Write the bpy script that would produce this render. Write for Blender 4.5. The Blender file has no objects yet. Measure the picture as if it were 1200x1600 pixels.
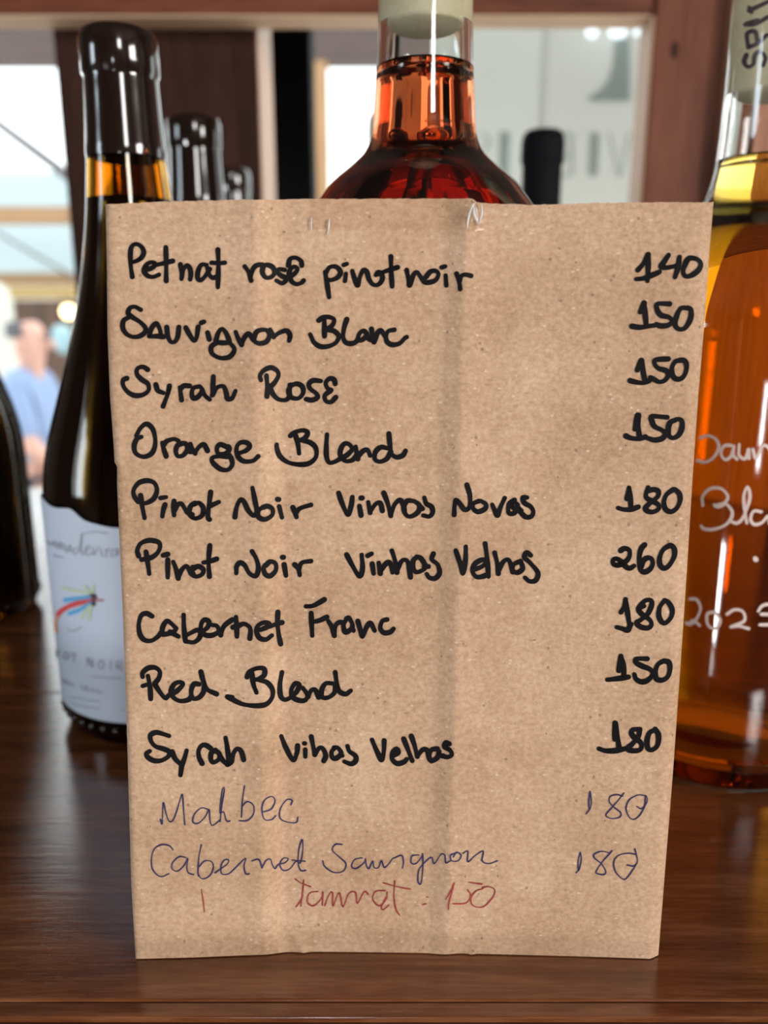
import bpy, bmesh, math, random
from mathutils import Vector, Matrix
random.seed(7)

# ------------------------------------------------------------------ camera, world, lights, exposure
SC = bpy.context.scene
COL = SC.collection
H = 0.15                      # camera height above the shelf top (metres)
PITCH = math.radians(14.0)
FPX = 1250.0                  # focal length in pixels of the 1200x1600 frame
CP, SP = math.cos(PITCH), math.sin(PITCH)

cam_d = bpy.data.cameras.new('camera')
cam = bpy.data.objects.new('camera', cam_d); COL.objects.link(cam)
cam.location = (0, 0, H)
cam.rotation_euler = (math.pi/2 - PITCH, 0, 0)
cam_d.sensor_fit = 'VERTICAL'
cam_d.sensor_height = 36.0
cam_d.lens = FPX/1600*36.0
cam_d.clip_start = 0.005
cam_d.dof.use_dof = True
cam_d.dof.focus_distance = 0.182
cam_d.dof.aperture_fstop = 9.6
SC.camera = cam

SC.view_settings.view_transform = 'Standard'
SC.view_settings.look = 'None'
SC.view_settings.gamma = 1.0
SC.view_settings.use_curve_mapping = False
SC.view_settings.exposure = 0.0

world = bpy.data.worlds.new('overcast_sky'); SC.world = world
world.use_nodes = True
bg = world.node_tree.nodes['Background']
bg.inputs['Color'].default_value = (0.90, 0.98, 1.0, 1)
bg.inputs['Strength'].default_value = 3.0

def area_light(name, loc, target, sx, sy, radiance, color):
    d = bpy.data.lights.new(name, 'AREA'); d.shape = 'RECTANGLE'
    d.size, d.size_y = sx, sy
    d.energy = radiance*math.pi*sx*sy
    d.color = color
    o = bpy.data.objects.new(name, d); COL.objects.link(o)
    o.location = loc
    o.rotation_euler = (Vector(target)-Vector(loc)).to_track_quat('-Z', 'Y').to_euler()
    return o
# daylight coming in through the three windows of the room behind the camera
area_light('window_daylight_rear', (0.87, -2.48, 1.08), (0.87, 0, 1.08), 0.42, 0.72, 24.0, (1.0, 0.97, 0.94))
area_light('window_daylight_left', (-2.28, -0.85, 0.45), (0, -0.85, 0.45), 0.40, 1.00, 10.0, (0.72, 0.87, 1.0))
area_light('window_daylight_right', (2.28, -1.45, 0.50), (0, -1.45, 0.50), 1.00, 1.00, 27.0, (1.0, 0.95, 0.90))
area_light('door_daylight', (-1.47, -2.48, -0.93), (-1.47, 0, -0.93), 0.62, 0.40, 34.0, (0.95, 0.97, 1.0))
area_light('added_streak_light', (-0.22, -2.48, -0.22), (-0.22, 0, -0.22), 0.10, 0.30, 20.0, (0.95, 0.97, 1.0))  # added unseen source, shaped for a bright streak on the orange wine bottle

# ------------------------------------------------------------------ pixel helpers (points are put on real surfaces)
def ray(px, py):
    a = (px-600.0)/FPX; b = (800.0-py)/FPX
    return Vector((a, CP + b*SP, -SP + b*CP))       # per unit of depth along the view axis
def on_y(px, py, Y):
    d = ray(px, py); t = Y/d.y
    return Vector((d.x*t, Y, H+d.z*t))
def on_z(px, py, z=0.0):
    d = ray(px, py); t = (z-H)/d.z
    return Vector((d.x*t, d.y*t, z))
def height_at(py, D):
    return H + D*math.tan(math.atan((800-py)/FPX)-PITCH)
def profile_at(D, pts):
    out = []
    for py, hw in pts:
        z = height_at(py, D)
        out.append((hw*(D*CP-(z-H)*SP)/FPX, z))
    return out
def on_cylinder(px, py, cx, cy, r):
    d = ray(px, py)
    A = d.x*d.x+d.y*d.y; B = -2*(d.x*cx+d.y*cy); C = cx*cx+cy*cy-r*r
    disc = B*B-4*A*C
    t = (-B-math.sqrt(max(disc, 0)))/(2*A)
    return Vector((d.x*t, d.y*t, H+d.z*t))

# ------------------------------------------------------------------ materials
def new_mat(name):
    m = bpy.data.materials.new(name); m.use_nodes = True
    nt = m.node_tree; b = nt.nodes['Principled BSDF']
    return m, nt, b
def plain(name, col, rough=0.5, metal=0, emit=None, es=1.0, spec=0.5, coat=0):
    m, nt, b = new_mat(name)
    b.inputs['Base Color'].default_value = (*col, 1)
    b.inputs['Roughness'].default_value = rough
    b.inputs['Metallic'].default_value = metal
    b.inputs['Specular IOR Level'].default_value = spec
    b.inputs['Coat Weight'].default_value = coat
    if emit:
        b.inputs['Emission Color'].default_value = (*emit, 1)
        b.inputs['Emission Strength'].default_value = es
    return m
def N(nt, t, **kw):
    n = nt.nodes.new(t)
    for k, v in kw.items():
        if k in n.inputs: n.inputs[k].default_value = v
        else: setattr(n, k, v)
    return n
def ramp(nt, stops):
    r = nt.nodes.new('ShaderNodeValToRGB')
    el = r.color_ramp.elements
    while len(el) < len(stops): el.new(0.5)
    for e, (p, c) in zip(el, stops):
        e.position = p; e.color = (*c, 1)
    return r
def wood(name, dark, mid, light, scale=(6, 60, 60), rough=0.35, bump=0.15, ior_spec=0.5, coat=0.0, dist=0.0008):
    m, nt, b = new_mat(name); L = nt.links.new
    tc = N(nt, 'ShaderNodeTexCoord'); mp = N(nt, 'ShaderNodeMapping')
    mp.inputs['Scale'].default_value = scale
    L(tc.outputs['Object'], mp.inputs['Vector'])
    n1 = N(nt, 'ShaderNodeTexNoise', Scale=1.0, Detail=8.0, Roughness=0.62, Distortion=0.6)
    L(mp.outputs[0], n1.inputs['Vector'])
    mp2 = N(nt, 'ShaderNodeMapping'); mp2.inputs['Scale'].default_value = tuple(s*5.5 for s in scale)
    L(tc.outputs['Object'], mp2.inputs['Vector'])
    n2 = N(nt, 'ShaderNodeTexNoise', Scale=1.0, Detail=6.0, Roughness=0.7)
    L(mp2.outputs[0], n2.inputs['Vector'])
    mx = N(nt, 'ShaderNodeMix', data_type='FLOAT'); mx.inputs[0].default_value = 0.42
    L(n1.outputs['Fac'], mx.inputs[2]); L(n2.outputs['Fac'], mx.inputs[3])
    r = ramp(nt, [(0.33, dark), (0.5, mid), (0.68, light)])
    L(mx.outputs[0], r.inputs[0]); L(r.outputs[0], b.inputs['Base Color'])
    b.inputs['Roughness'].default_value = rough
    b.inputs['Specular IOR Level'].default_value = ior_spec
    b.inputs['Coat Weight'].default_value = coat
    b.inputs['Coat Roughness'].default_value = rough*0.7
    bp = N(nt, 'ShaderNodeBump'); bp.inputs['Strength'].default_value = bump; bp.inputs['Distance'].default_value = dist
    L(mx.outputs[0], bp.inputs['Height']); L(bp.outputs[0], b.inputs['Normal'])
    if coat: L(bp.outputs[0], b.inputs['Coat Normal'])
    return m
def glass(name, col, rough=0.0, ior=1.5, sigma=None):
    m, nt, b = new_mat(name)
    b.inputs['Base Color'].default_value = (*col, 1)
    b.inputs['Roughness'].default_value = rough
    b.inputs['IOR'].default_value = ior
    b.inputs['Transmission Weight'].default_value = 1.0
    if sigma:
        den = max(sigma)*1.07
        va = N(nt, 'ShaderNodeVolumeAbsorption')
        va.inputs['Color'].default_value = (*(1-s/den for s in sigma), 1)
        va.inputs['Density'].default_value = den
        nt.links.new(va.outputs[0], nt.nodes['Material Output'].inputs['Volume'])
    return m

def kraft():
    m, nt, b = new_mat('kraft_paper'); L = nt.links.new
    tc = N(nt, 'ShaderNodeTexCoord')
    big = N(nt, 'ShaderNodeTexNoise', Scale=45.0, Detail=5.0, Roughness=0.6); L(tc.outputs['Object'], big.inputs['Vector'])
    mp = N(nt, 'ShaderNodeMapping'); mp.inputs['Scale'].default_value = (900, 900, 1050)
    L(tc.outputs['Object'], mp.inputs['Vector'])
    fine = N(nt, 'ShaderNodeTexNoise', Scale=1.0, Detail=5.0, Roughness=0.7); L(mp.outputs[0], fine.inputs['Vector'])
    mx = N(nt, 'ShaderNodeMix', data_type='FLOAT'); mx.inputs[0].default_value = 0.60
    L(big.outputs['Fac'], mx.inputs[2]); L(fine.outputs['Fac'], mx.inputs[3])
    r = ramp(nt, [(0.33, (0.335, 0.195, 0.110)), (0.5, (0.475, 0.305, 0.190)), (0.67, (0.61, 0.42, 0.285))])
    L(mx.outputs[0], r.inputs[0])
    # short dark and light fibres
    def fibre(scale, rotz, thr):
        mm = N(nt, 'ShaderNodeMapping'); mm.inputs['Scale'].default_value = scale; mm.inputs['Rotation'].default_value = (0, rotz, 0)
        L(tc.outputs['Object'], mm.inputs['Vector'])
        v = N(nt, 'ShaderNodeTexVoronoi', feature='F1', Scale=1.0); L(mm.outputs[0], v.inputs['Vector'])
        lt = N(nt, 'ShaderNodeMath', operation='LESS_THAN'); lt.inputs[1].default_value = thr
        L(v.outputs['Distance'], lt.inputs[0])
        nz = N(nt, 'ShaderNodeTexNoise', Scale=260.0, Detail=1.0); L(tc.outputs['Object'], nz.inputs['Vector'])
        gt = N(nt, 'ShaderNodeMath', operation='GREATER_THAN'); gt.inputs[1].default_value = 0.52
        L(nz.outputs['Fac'], gt.inputs[0])
        mu = N(nt, 'ShaderNodeMath', operation='MULTIPLY'); L(lt.outputs[0], mu.inputs[0]); L(gt.outputs[0], mu.inputs[1])
        return mu
    f1 = fibre((260, 500, 800), 0.25, 0.20)
    f2 = fibre((300, 500, 300), -0.6, 0.105)
    f3 = fibre((330, 500, 520), 0.5, 0.14)
    m1 = N(nt, 'ShaderNodeMix', data_type='RGBA'); m1.inputs[7].default_value = (0.27, 0.16, 0.10, 1)
    s1 = N(nt, 'ShaderNodeMath', operation='MULTIPLY'); s1.inputs[1].default_value = 0.35; L(f1.outputs[0], s1.inputs[0])
    L(s1.outputs[0], m1.inputs[0]); L(r.outputs[0], m1.inputs[6])
    m2 = N(nt, 'ShaderNodeMix', data_type='RGBA'); m2.inputs[7].default_value = (0.16, 0.09, 0.06, 1)
    s2 = N(nt, 'ShaderNodeMath', operation='MULTIPLY'); s2.inputs[1].default_value = 0.6; L(f2.outputs[0], s2.inputs[0])
    L(s2.outputs[0], m2.inputs[0]); L(m1.outputs[2], m2.inputs[6])
    m3 = N(nt, 'ShaderNodeMix', data_type='RGBA'); m3.inputs[7].default_value = (0.80, 0.63, 0.49, 1)
    s3 = N(nt, 'ShaderNodeMath', operation='MULTIPLY'); s3.inputs[1].default_value = 0.38; L(f3.outputs[0], s3.inputs[0])
    L(s3.outputs[0], m3.inputs[0]); L(m2.outputs[2], m3.inputs[6])
    L(m3.outputs[2], b.inputs['Base Color'])
    b.inputs['Roughness'].default_value = 0.72
    b.inputs['Specular IOR Level'].default_value = 0.25
    bp = N(nt, 'ShaderNodeBump'); bp.inputs['Strength'].default_value = 0.35; bp.inputs['Distance'].default_value = 0.00025
    L(mx.outputs[0], bp.inputs['Height']); L(bp.outputs[0], b.inputs['Normal'])
    return m

def clear_tape():
    m = bpy.data.materials.new('clear_tape'); m.use_nodes = True
    nt = m.node_tree; nt.nodes.remove(nt.nodes['Principled BSDF'])
    t = N(nt, 'ShaderNodeBsdfTransparent'); t.inputs['Color'].default_value = (0.975, 0.955, 0.93, 1)
    g = N(nt, 'ShaderNodeBsdfGlossy'); g.inputs['Roughness'].default_value = 0.16
    mx = N(nt, 'ShaderNodeMixShader'); mx.inputs[0].default_value = 0.03
    nt.links.new(t.outputs[0], mx.inputs[1]); nt.links.new(g.outputs[0], mx.inputs[2])
    nt.links.new(mx.outputs[0], nt.nodes['Material Output'].inputs['Surface'])
    return m
def cloth_translucent(name, col, tr=0.5):
    m = bpy.data.materials.new(name); m.use_nodes = True
    nt = m.node_tree; nt.nodes.remove(nt.nodes['Principled BSDF'])
    d = N(nt, 'ShaderNodeBsdfDiffuse'); d.inputs['Color'].default_value = (*col, 1)
    t = N(nt, 'ShaderNodeBsdfTranslucent'); t.inputs['Color'].default_value = (*col, 1)
    mx = N(nt, 'ShaderNodeMixShader'); mx.inputs[0].default_value = tr
    nt.links.new(d.outputs[0], mx.inputs[1]); nt.links.new(t.outputs[0], mx.inputs[2])
    nt.links.new(mx.outputs[0], nt.nodes['Material Output'].inputs['Surface'])
    return m

M = {}
M['shelf'] = wood('varnished_shelf_wood', (0.060, 0.018, 0.006), (0.155, 0.050, 0.018), (0.30, 0.12, 0.052), (12, 150, 150), 0.11, 0.24, 0.5, 0.75, 0.0005)
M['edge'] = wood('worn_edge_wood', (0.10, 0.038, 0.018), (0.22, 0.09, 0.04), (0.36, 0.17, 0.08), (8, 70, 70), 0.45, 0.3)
M['daylit_h'] = wood('daylit_edge_wood', (0.62, 0.41, 0.25), (0.72, 0.50, 0.32), (0.78, 0.57, 0.39), (5, 45, 45), 0.5, 0.1)  # tan colour puts daylight on the rail's underside into the wood
M['daylit_v'] = wood('daylit_edge_wood_upright', (0.32, 0.18, 0.10), (0.41, 0.24, 0.145), (0.48, 0.30, 0.19), (45, 45, 5), 0.5, 0.1)  # same for upright and column sides: daylight painted as lighter wood
M['frame_h'] = wood('reddish_frame_wood', (0.075, 0.020, 0.009), (0.14, 0.042, 0.020), (0.21, 0.072, 0.036), (5, 45, 45), 0.5, 0.15, 0.18)
M['frame_v'] = wood('reddish_post_wood', (0.075, 0.020, 0.009), (0.14, 0.042, 0.020), (0.21, 0.072, 0.036), (45, 45, 5), 0.5, 0.15, 0.18)
M['side_v'] = wood('lighter_board_wood', (0.33, 0.14, 0.085), (0.45, 0.21, 0.13), (0.54, 0.28, 0.18), (45, 45, 5), 0.5, 0.15, 0.18)
M['dark_v'] = wood('dark_stained_wood', (0.016, 0.0055, 0.0035), (0.032, 0.012, 0.0075), (0.055, 0.022, 0.014), (40, 40, 4), 0.6, 0.15, 0.12)
M['tan_v'] = wood('tan_outdoor_wood', (0.29, 0.155, 0.07), (0.39, 0.215, 0.10), (0.46, 0.28, 0.14), (30, 30, 4), 0.6, 0.1)
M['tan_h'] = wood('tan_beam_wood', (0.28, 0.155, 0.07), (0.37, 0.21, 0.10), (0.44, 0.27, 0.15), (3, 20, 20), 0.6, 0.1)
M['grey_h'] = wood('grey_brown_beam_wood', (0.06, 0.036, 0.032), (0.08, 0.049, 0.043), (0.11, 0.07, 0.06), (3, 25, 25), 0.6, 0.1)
M['black'] = plain('black_painted_post', (0.003, 0.003, 0.003), 0.8, spec=0.1)
M['wall'] = plain('dark_room_plaster', (0.075, 0.05, 0.038), 0.8)
M['floor'] = wood('room_floor_boards', (0.06, 0.03, 0.018), (0.11, 0.06, 0.035), (0.17, 0.10, 0.06), (3, 20, 20), 0.4, 0.1)
M['terrace'] = plain('terrace_stone', (0.62, 0.57, 0.50), 0.8)
M['fence'] = wood('brown_fence_wood', (0.06, 0.035, 0.026), (0.10, 0.056, 0.04), (0.17, 0.09, 0.055), (12, 12, 1.2), 0.7, 0.1)
M['kraft'] = kraft()
M['marker'] = plain('black_marker_ink', (0.0095, 0.008, 0.009), 0.6, spec=0.06)
M['bluepen'] = plain('blue_ballpoint_ink', (0.055, 0.045, 0.115), 0.6, spec=0.1)
M['redpen'] = plain('red_ballpoint_ink', (0.34, 0.055, 0.05), 0.6, spec=0.1)
M['tape'] = clear_tape()
M['tapeglint'] = plain('crumpled_tape_glint', (0.80, 0.79, 0.78), 0.15)  # white base colour paints the glints on the tape wrinkles
M['tapeglint'].node_tree.nodes['Principled BSDF'].inputs['Transmission Weight'].default_value = 0.35
M['clear'] = glass('clear_bottle_glass', (0.985, 0.99, 0.98), 0.0, 1.5)
M['amber'] = glass('amber_bottle_glass', (0.66, 0.33, 0.035), 0.0, 1.5)
M['rosewine'] = glass('rose_wine', (1, 1, 1), 0.0, 1.36, (17, 88, 140))
M['orangewine'] = glass('orange_wine', (1, 1, 1), 0.0, 1.36, (3.2, 17, 80))
M['redwine'] = plain('dark_red_wine', (0.006, 0.001, 0.002), 0.1)
M['wax'] = plain('dark_brown_capsule', (0.012, 0.006, 0.004), 0.12, coat=0.5)
M['capsule'] = plain('black_capsule', (0.003, 0.003, 0.0045), 0.7, spec=0.12)
M['label'] = plain('white_label_paper', (0.60, 0.67, 0.80), 0.55)
M['labelink'] = plain('grey_label_ink', (0.34, 0.36, 0.43), 0.6)
M['chalk'] = plain('white_paint_pen', (0.80, 0.66, 0.60), 0.8, spec=0.1)
M['cork'] = wood('cork_stopper', (0.80, 0.70, 0.42), (0.90, 0.82, 0.55), (0.95, 0.88, 0.64), (120, 120, 120), 0.8, 0.2)
M['corkink'] = plain('violet_cork_stamp', (0.10, 0.07, 0.09), 0.8)
M['banner'] = cloth_translucent('white_banner_cloth', (0.80, 0.81, 0.775), 0.5)
M['banner2'] = cloth_translucent('white_banner_overlap', (0.78, 0.785, 0.75), 0.5)
M['bannerink'] = cloth_translucent('grey_banner_print', (0.50, 0.57, 0.56), 0.5)
M['skin'] = plain('skin', (0.66, 0.37, 0.29), 0.5)
M['hair'] = plain('dark_grey_hair', (0.09, 0.09, 0.10), 0.7)
M['shirt'] = plain('light_blue_shirt', (0.24, 0.32, 0.50), 0.8)
M['trousers'] = plain('dark_trousers', (0.05, 0.06, 0.09), 0.8)
M['chair'] = plain('dark_chair_wood', (0.09, 0.05, 0.03), 0.5)
M['bulb'] = plain('warm_bulb', (1, 0.8, 0.5), 0.4, emit=(1.0, 0.78, 0.38), es=6.0)
M['gapglow'] = plain('sky_gap_white', (1, 1, 1), 0.4, emit=(0.72, 0.90, 1.0), es=1.5)  # glow for the spots added in place of sky gaps
M['cream'] = plain('cream_plaster', (0.62, 0.61, 0.53), 0.8)
M['paleblue'] = plain('pale_blue_shade', (0.36, 0.56, 0.66), 0.6)
M['metal'] = plain('grey_metal_tube', (0.20, 0.19, 0.20), 0.4, metal=0.6)
M['winframe'] = plain('white_window_frame', (0.6, 0.58, 0.54), 0.5)

# ------------------------------------------------------------------ mesh helpers
def obj(name, bm, mat, parent=None, smooth=False, loc=None):
    me = bpy.data.meshes.new(name)
    bmesh.ops.recalc_face_normals(bm, faces=bm.faces[:])
    bm.to_mesh(me); bm.free()
    if smooth:
        for p in me.polygons: p.use_smooth = True
    o = bpy.data.objects.new(name, me); COL.objects.link(o)
    me.materials.append(mat)
    if loc: o.location = loc
    if parent: o.parent = parent
    return o
def tag(o, label, cat, group=None, kind=None):
    o['label'] = label; o['category'] = cat
    if group: o['group'] = group
    if kind: o['kind'] = kind
    return o
def thing(name, label, cat, loc=(0, 0, 0), group=None):
    o = bpy.data.objects.new(name, None); COL.objects.link(o); o.location = loc
    o.empty_display_size = 0.02
    return tag(o, label, cat, group)
def box(bm, x0, x1, y0, y1, z0, z1, bev=0.0):
    r = bmesh.ops.create_cube(bm, size=1.0)
    vs = r['verts']
    for v in vs:
        v.co = Vector(((x0+x1)/2+v.co.x*(x1-x0), (y0+y1)/2+v.co.y*(y1-y0), (z0+z1)/2+v.co.z*(z1-z0)))
    if bev:
        es = list({e for v in vs for e in v.link_edges})
        bmesh.ops.bevel(bm, geom=es, offset=bev, segments=2, affect='EDGES', profile=0.5)
def structure(name, dims, mat, bev=0.0):
    bm = bmesh.new()
    for d in (dims if isinstance(dims[0], (list, tuple)) else [dims]): box(bm, *d, bev=bev)
    o = obj(name, bm, mat); o['kind'] = 'structure'
    return o
def lathe(bm, prof, segs=72, closed=False):
    """prof: list of (r, z); r==0 makes a pole."""
    rings = []
    for r, z in prof:
        if r < 1e-7: rings.append([bm.verts.new((0, 0, z))])
        else: rings.append([bm.verts.new((r*math.cos(2*math.pi*i/segs), r*math.sin(2*math.pi*i/segs), z)) for i in range(segs)])
    pairs = list(zip(rings, rings[1:]))
    if closed: pairs.append((rings[-1], rings[0]))
    for a, b in pairs:
        for i in range(segs):
            j = (i+1) % segs
            if len(a) == 1 and len(b) == 1: continue
            if len(a) == 1: bm.faces.new((a[0], b[i], b[j]))
            elif len(b) == 1: bm.faces.new((a[i], a[j], b[0]))
            else: bm.faces.new((a[i], a[j], b[j], b[i]))
def catmull(pts, step=2.0):
    """Smooth open polyline through pts (any dimension), resampled."""
    if len(pts) < 3:
        a, b = pts[0], pts[-1]; n = max(2, int(math.dist(a, b)/step)+1)
        return [tuple(a[k]+(b[k]-a[k])*i/(n-1) for k in range(len(a))) for i in range(n)]
    P = [tuple(2*pts[0][k]-pts[1][k] for k in range(len(pts[0])))]+list(pts)+[tuple(2*pts[-1][k]-pts[-2][k] for k in range(len(pts[0])))]
    out = []
    for i in range(1, len(P)-2):
        p0, p1, p2, p3 = P[i-1:i+3]
        n = max(2, int(math.dist(p1, p2)/step)+1)
        for j in range(n):
            t = j/n
            out.append(tuple(0.5*(2*p1[k]+(p2[k]-p0[k])*t+(2*p0[k]-5*p1[k]+4*p2[k]-p3[k])*t*t+(3*p1[k]-p0[k]-3*p2[k]+p3[k])*t**3) for k in range(len(p1))))
    out.append(tuple(pts[-1]))
    return out
def parse(s, x0, y0, sc):
    return [[(x0+float(a)*sc, y0+float(b)*sc) for a, b in (p.split(',') for p in st.split())] for st in s.split(';') if st.strip()]
def ribbon(bm, strokes, w, surf, step=1.6, vary=0.10):
    """Pen strokes as thin ink patches lying on a surface: surf maps a frame point to the surface."""
    for st in strokes:
        if len(st) == 1: st = [st[0], (st[0][0]+0.6, st[0][1]+0.3)]
        pl = catmull(st, step)
        n = len(pl); ph = random.random()*6
        hw = [w/2*(1+vary*math.sin(ph+i*0.22)) for i in range(n)]
        L, R = [], []
        for i in range(n):
            a = pl[max(0, i-1)]; b = pl[min(n-1, i+1)]
            dx, dy = b[0]-a[0], b[1]-a[1]; l = math.hypot(dx, dy) or 1
            nx, ny = -dy/l*hw[i], dx/l*hw[i]
            L.append((pl[i][0]+nx, pl[i][1]+ny)); R.append((pl[i][0]-nx, pl[i][1]-ny))
        vl = [bm.verts.new(surf(*p)) for p in L]; vr = [bm.verts.new(surf(*p)) for p in R]
        for i in range(n-1):
            bm.faces.new((vl[i], vl[i+1], vr[i+1], vr[i]))
        discs = [0, n-1]
        for i in range(1, n-1, max(1, int(w/step/2))): discs.append(i)
        for i in discs:
            c = pl[i]; k = 12 if w > 4 else 6
            bm.faces.new([bm.verts.new(surf(c[0]+hw[i]*math.cos(2*math.pi*q/k), c[1]+hw[i]*math.sin(2*math.pi*q/k))) for q in range(k)])
def ink(name, strokes, w, surf, mat, parent, label=None, vary=0.10, inv=None):
    bm = bmesh.new(); ribbon(bm, strokes, w, surf, vary=vary)
    o = obj(name, bm, mat, parent)
    if parent is not None: o.matrix_parent_inverse = Matrix.Translation(-Vector(parent.location))
    if label: o['label'] = label
    return o
def patch(name, outline, surf, mat, parent, label=None):
    bm = bmesh.new()
    f = bm.faces.new([bm.verts.new(surf(*p)) for p in outline])
    bmesh.ops.triangulate(bm, faces=[f])
    o = obj(name, bm, mat, parent)
    if parent is not None: o.matrix_parent_inverse = Matrix.Translation(-Vector(parent.location))
    if label: o['label'] = label
    return o
def interp(tab, x):
    if x <= tab[0][0]: return tab[0][1]
    for (a, va), (b, vb) in zip(tab, tab[1:]):
        if x <= b: return va+(vb-va)*(x-a)/(b-a)
    return tab[-1][1]
def tube(bm, a, b, r, k=16):
    a, b = Vector(a), Vector(b); d = (b-a).normalized()
    u = d.orthogonal().normalized(); v = d.cross(u)
    ra = [bm.verts.new(a+(u*math.cos(t)+v*math.sin(t))*r) for t in [2*math.pi*i/k for i in range(k)]]
    rb = [bm.verts.new(b+(u*math.cos(t)+v*math.sin(t))*r) for t in [2*math.pi*i/k for i in range(k)]]
    for i in range(k): bm.faces.new((ra[i], ra[(i+1) % k], rb[(i+1) % k], rb[i]))
    bm.faces.new(ra); bm.faces.new(rb)
def copy_tree(o, parent=None):
    c = o.copy(); COL.objects.link(c)
    if parent: c.parent = parent
    for ch in list(o.children): copy_tree(ch, c)
    return c

# ------------------------------------------------------------------ the room behind the camera
FZ = -1.15
structure('floor', (-2.4, 2.4, -2.6, 0.77, FZ-0.05, FZ), M['floor'])
structure('ceiling', (-2.4, 2.4, -2.6, 0.77, 1.5, 1.55), M['wall'])
structure('wall_back', [(-1.10, -0.37, -2.65, -2.6, FZ, 1.5), (-0.07, 0.6, -2.65, -2.6, FZ, 1.5), (-0.37, -0.07, -2.65, -2.6, -0.02, 1.5), (-0.37, -0.07, -2.65, -2.6, FZ, -0.42), (-2.4, -1.84, -2.65, -2.6, FZ, 1.5), (-1.84, -1.10, -2.65, -2.6, -0.70, 1.5), (1.1, 2.4, -2.65, -2.6, FZ, 1.5), (0.6, 1.1, -2.65, -2.6, FZ, 0.70), (0.6, 1.1, -2.65, -2.6, 1.46, 1.5)], M['wall'])
structure('wall_left', [(-2.45, -2.4, -2.6, -1.3, FZ, 1.5), (-2.45, -2.4, -0.4, 0.77, FZ, 1.5), (-2.45, -2.4, -1.3, -0.4, FZ, -0.1), (-2.45, -2.4, -1.3, -0.4, 1.0, 1.5)], M['wall'])
structure('wall_right', [(2.4, 2.45, -2.6, -2.0, FZ, 1.5), (2.4, 2.45, -0.9, 0.77, FZ, 1.5), (2.4, 2.45, -2.0, -0.9, FZ, -0.05), (2.4, 2.45, -2.0, -0.9, 1.05, 1.5)], M['wall'])
structure('wall_front', [(-2.4, -0.72, 0.69, 0.77, FZ, 1.5), (0.95, 2.4, 0.69, 0.77, FZ, 1.5), (-0.72, 0.95, 0.69, 0.77, 0.45, 1.5), (-0.72, 0.95, 0.69, 0.77, FZ, -0.035)], M['wall'])
structure('window_1', [(0.60, 0.64, -2.63, -2.58, 0.70, 1.46), (1.06, 1.10, -2.63, -2.58, 0.70, 1.46), (0.64, 1.06, -2.63, -2.58, 0.70, 0.73), (0.64, 1.06, -2.63, -2.58, 1.43, 1.46)], M['winframe'])
structure('window_2', [(-2.43, -2.38, -1.3, -1.25, -0.1, 1.0), (-2.43, -2.38, -0.45, -0.4, -0.1, 1.0), (-2.43, -2.38, -1.25, -0.45, -0.1, -0.05), (-2.43, -2.38, -1.25, -0.45, 0.95, 1.0)], M['winframe'])

structure('window_3', [(2.38, 2.43, -2.0, -1.95, -0.05, 1.05), (2.38, 2.43, -0.95, -0.9, -0.05, 1.05), (2.38, 2.43, -1.95, -0.95, -0.05, 0.0), (2.38, 2.43, -1.95, -0.95, 1.0, 1.05)], M['winframe'])
structure('streak_light_frame', [(-0.37, -0.35, -2.63, -2.58, -0.42, -0.02), (-0.09, -0.07, -2.63, -2.58, -0.42, -0.02), (-0.35, -0.09, -2.63, -2.58, -0.42, -0.40), (-0.35, -0.09, -2.63, -2.58, -0.04, -0.02)], M['winframe'])  # frame made up around the added streak source, out of view
structure('door_1', [(-1.84, -1.80, -2.63, -2.58, FZ, -0.70), (-1.14, -1.10, -2.63, -2.58, FZ, -0.70), (-1.80, -1.14, -2.63, -2.58, -0.74, -0.70)], M['winframe'])

# ------------------------------------------------------------------ the shelf and the timber frame behind it
YF = on_z(600, 1563).y            # front corner of the shelf boards
shelf = thing('bottle_shelf', 'glossy dark brown wooden shelf the paper menu and bottles stand on', 'shelf', (0, 0, 0))
seams = [YF, on_z(40, 1082).y, 0.50, 0.689]
for a, b in zip(seams, seams[1:]):
    bm = bmesh.new(); box(bm, -0.72, 0.95, a+0.0001, b-0.0002, -0.022, 0.0, bev=0.0005)
    obj('plank', bm, M['shelf'], shelf)
yl = on_z(600, 1594, -0.0012).y
bm = bmesh.new(); box(bm, -0.72, 0.95, yl, YF-0.0001, -0.034, -0.0004, bev=0.0003)
obj('front_lip', bm, M['shelf'], shelf)
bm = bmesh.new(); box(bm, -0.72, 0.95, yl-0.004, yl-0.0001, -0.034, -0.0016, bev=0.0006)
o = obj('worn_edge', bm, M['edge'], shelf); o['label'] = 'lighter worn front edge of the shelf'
for x in (-0.6, 0.3):
    bm = bmesh.new(); box(bm, x-0.015, x+0.015, 0.20, 0.689, -0.08, -0.0225, bev=0.002); obj('bracket', bm, M['dark_v'], shelf)

YB = 0.66
zr = height_at(22, YB)
frame = thing('window_frame', 'reddish brown timber frame of the opening behind the bottles', 'frame', (0, YB, 0))
def fpart(name, d, mat, bev=0.0015, label=None):
    bm = bmesh.new(); box(bm, *d, bev=bev)
    o = obj(name, bm, mat, frame); o.matrix_parent_inverse = Matrix.Translation(-Vector(frame.location))
    if label: o['label'] = label
    return o
xp0 = on_y(1003, 300, YB).x*1.0
xp1 = on_y(1108, 300, YB).x
fpart('top_rail', (-0.72, xp0-0.0005, YB, YB+0.029, zr, zr+0.10), M['frame_h'])
fpart('upright', (xp0, xp1, YB-0.003, YB+0.029, 0.0005, zr+0.10), M['frame_v'])
fpart('top_rail', (xp1+0.0851, 0.95, YB, YB+0.029, zr, zr+0.10), M['frame_h'])
fpart('side_board', (xp1+0.0005, xp1+0.085, YB-0.014, YB+0.029, 0.0005, zr+0.10), M['side_v'], label='lighter board to the right of the upright')
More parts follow.
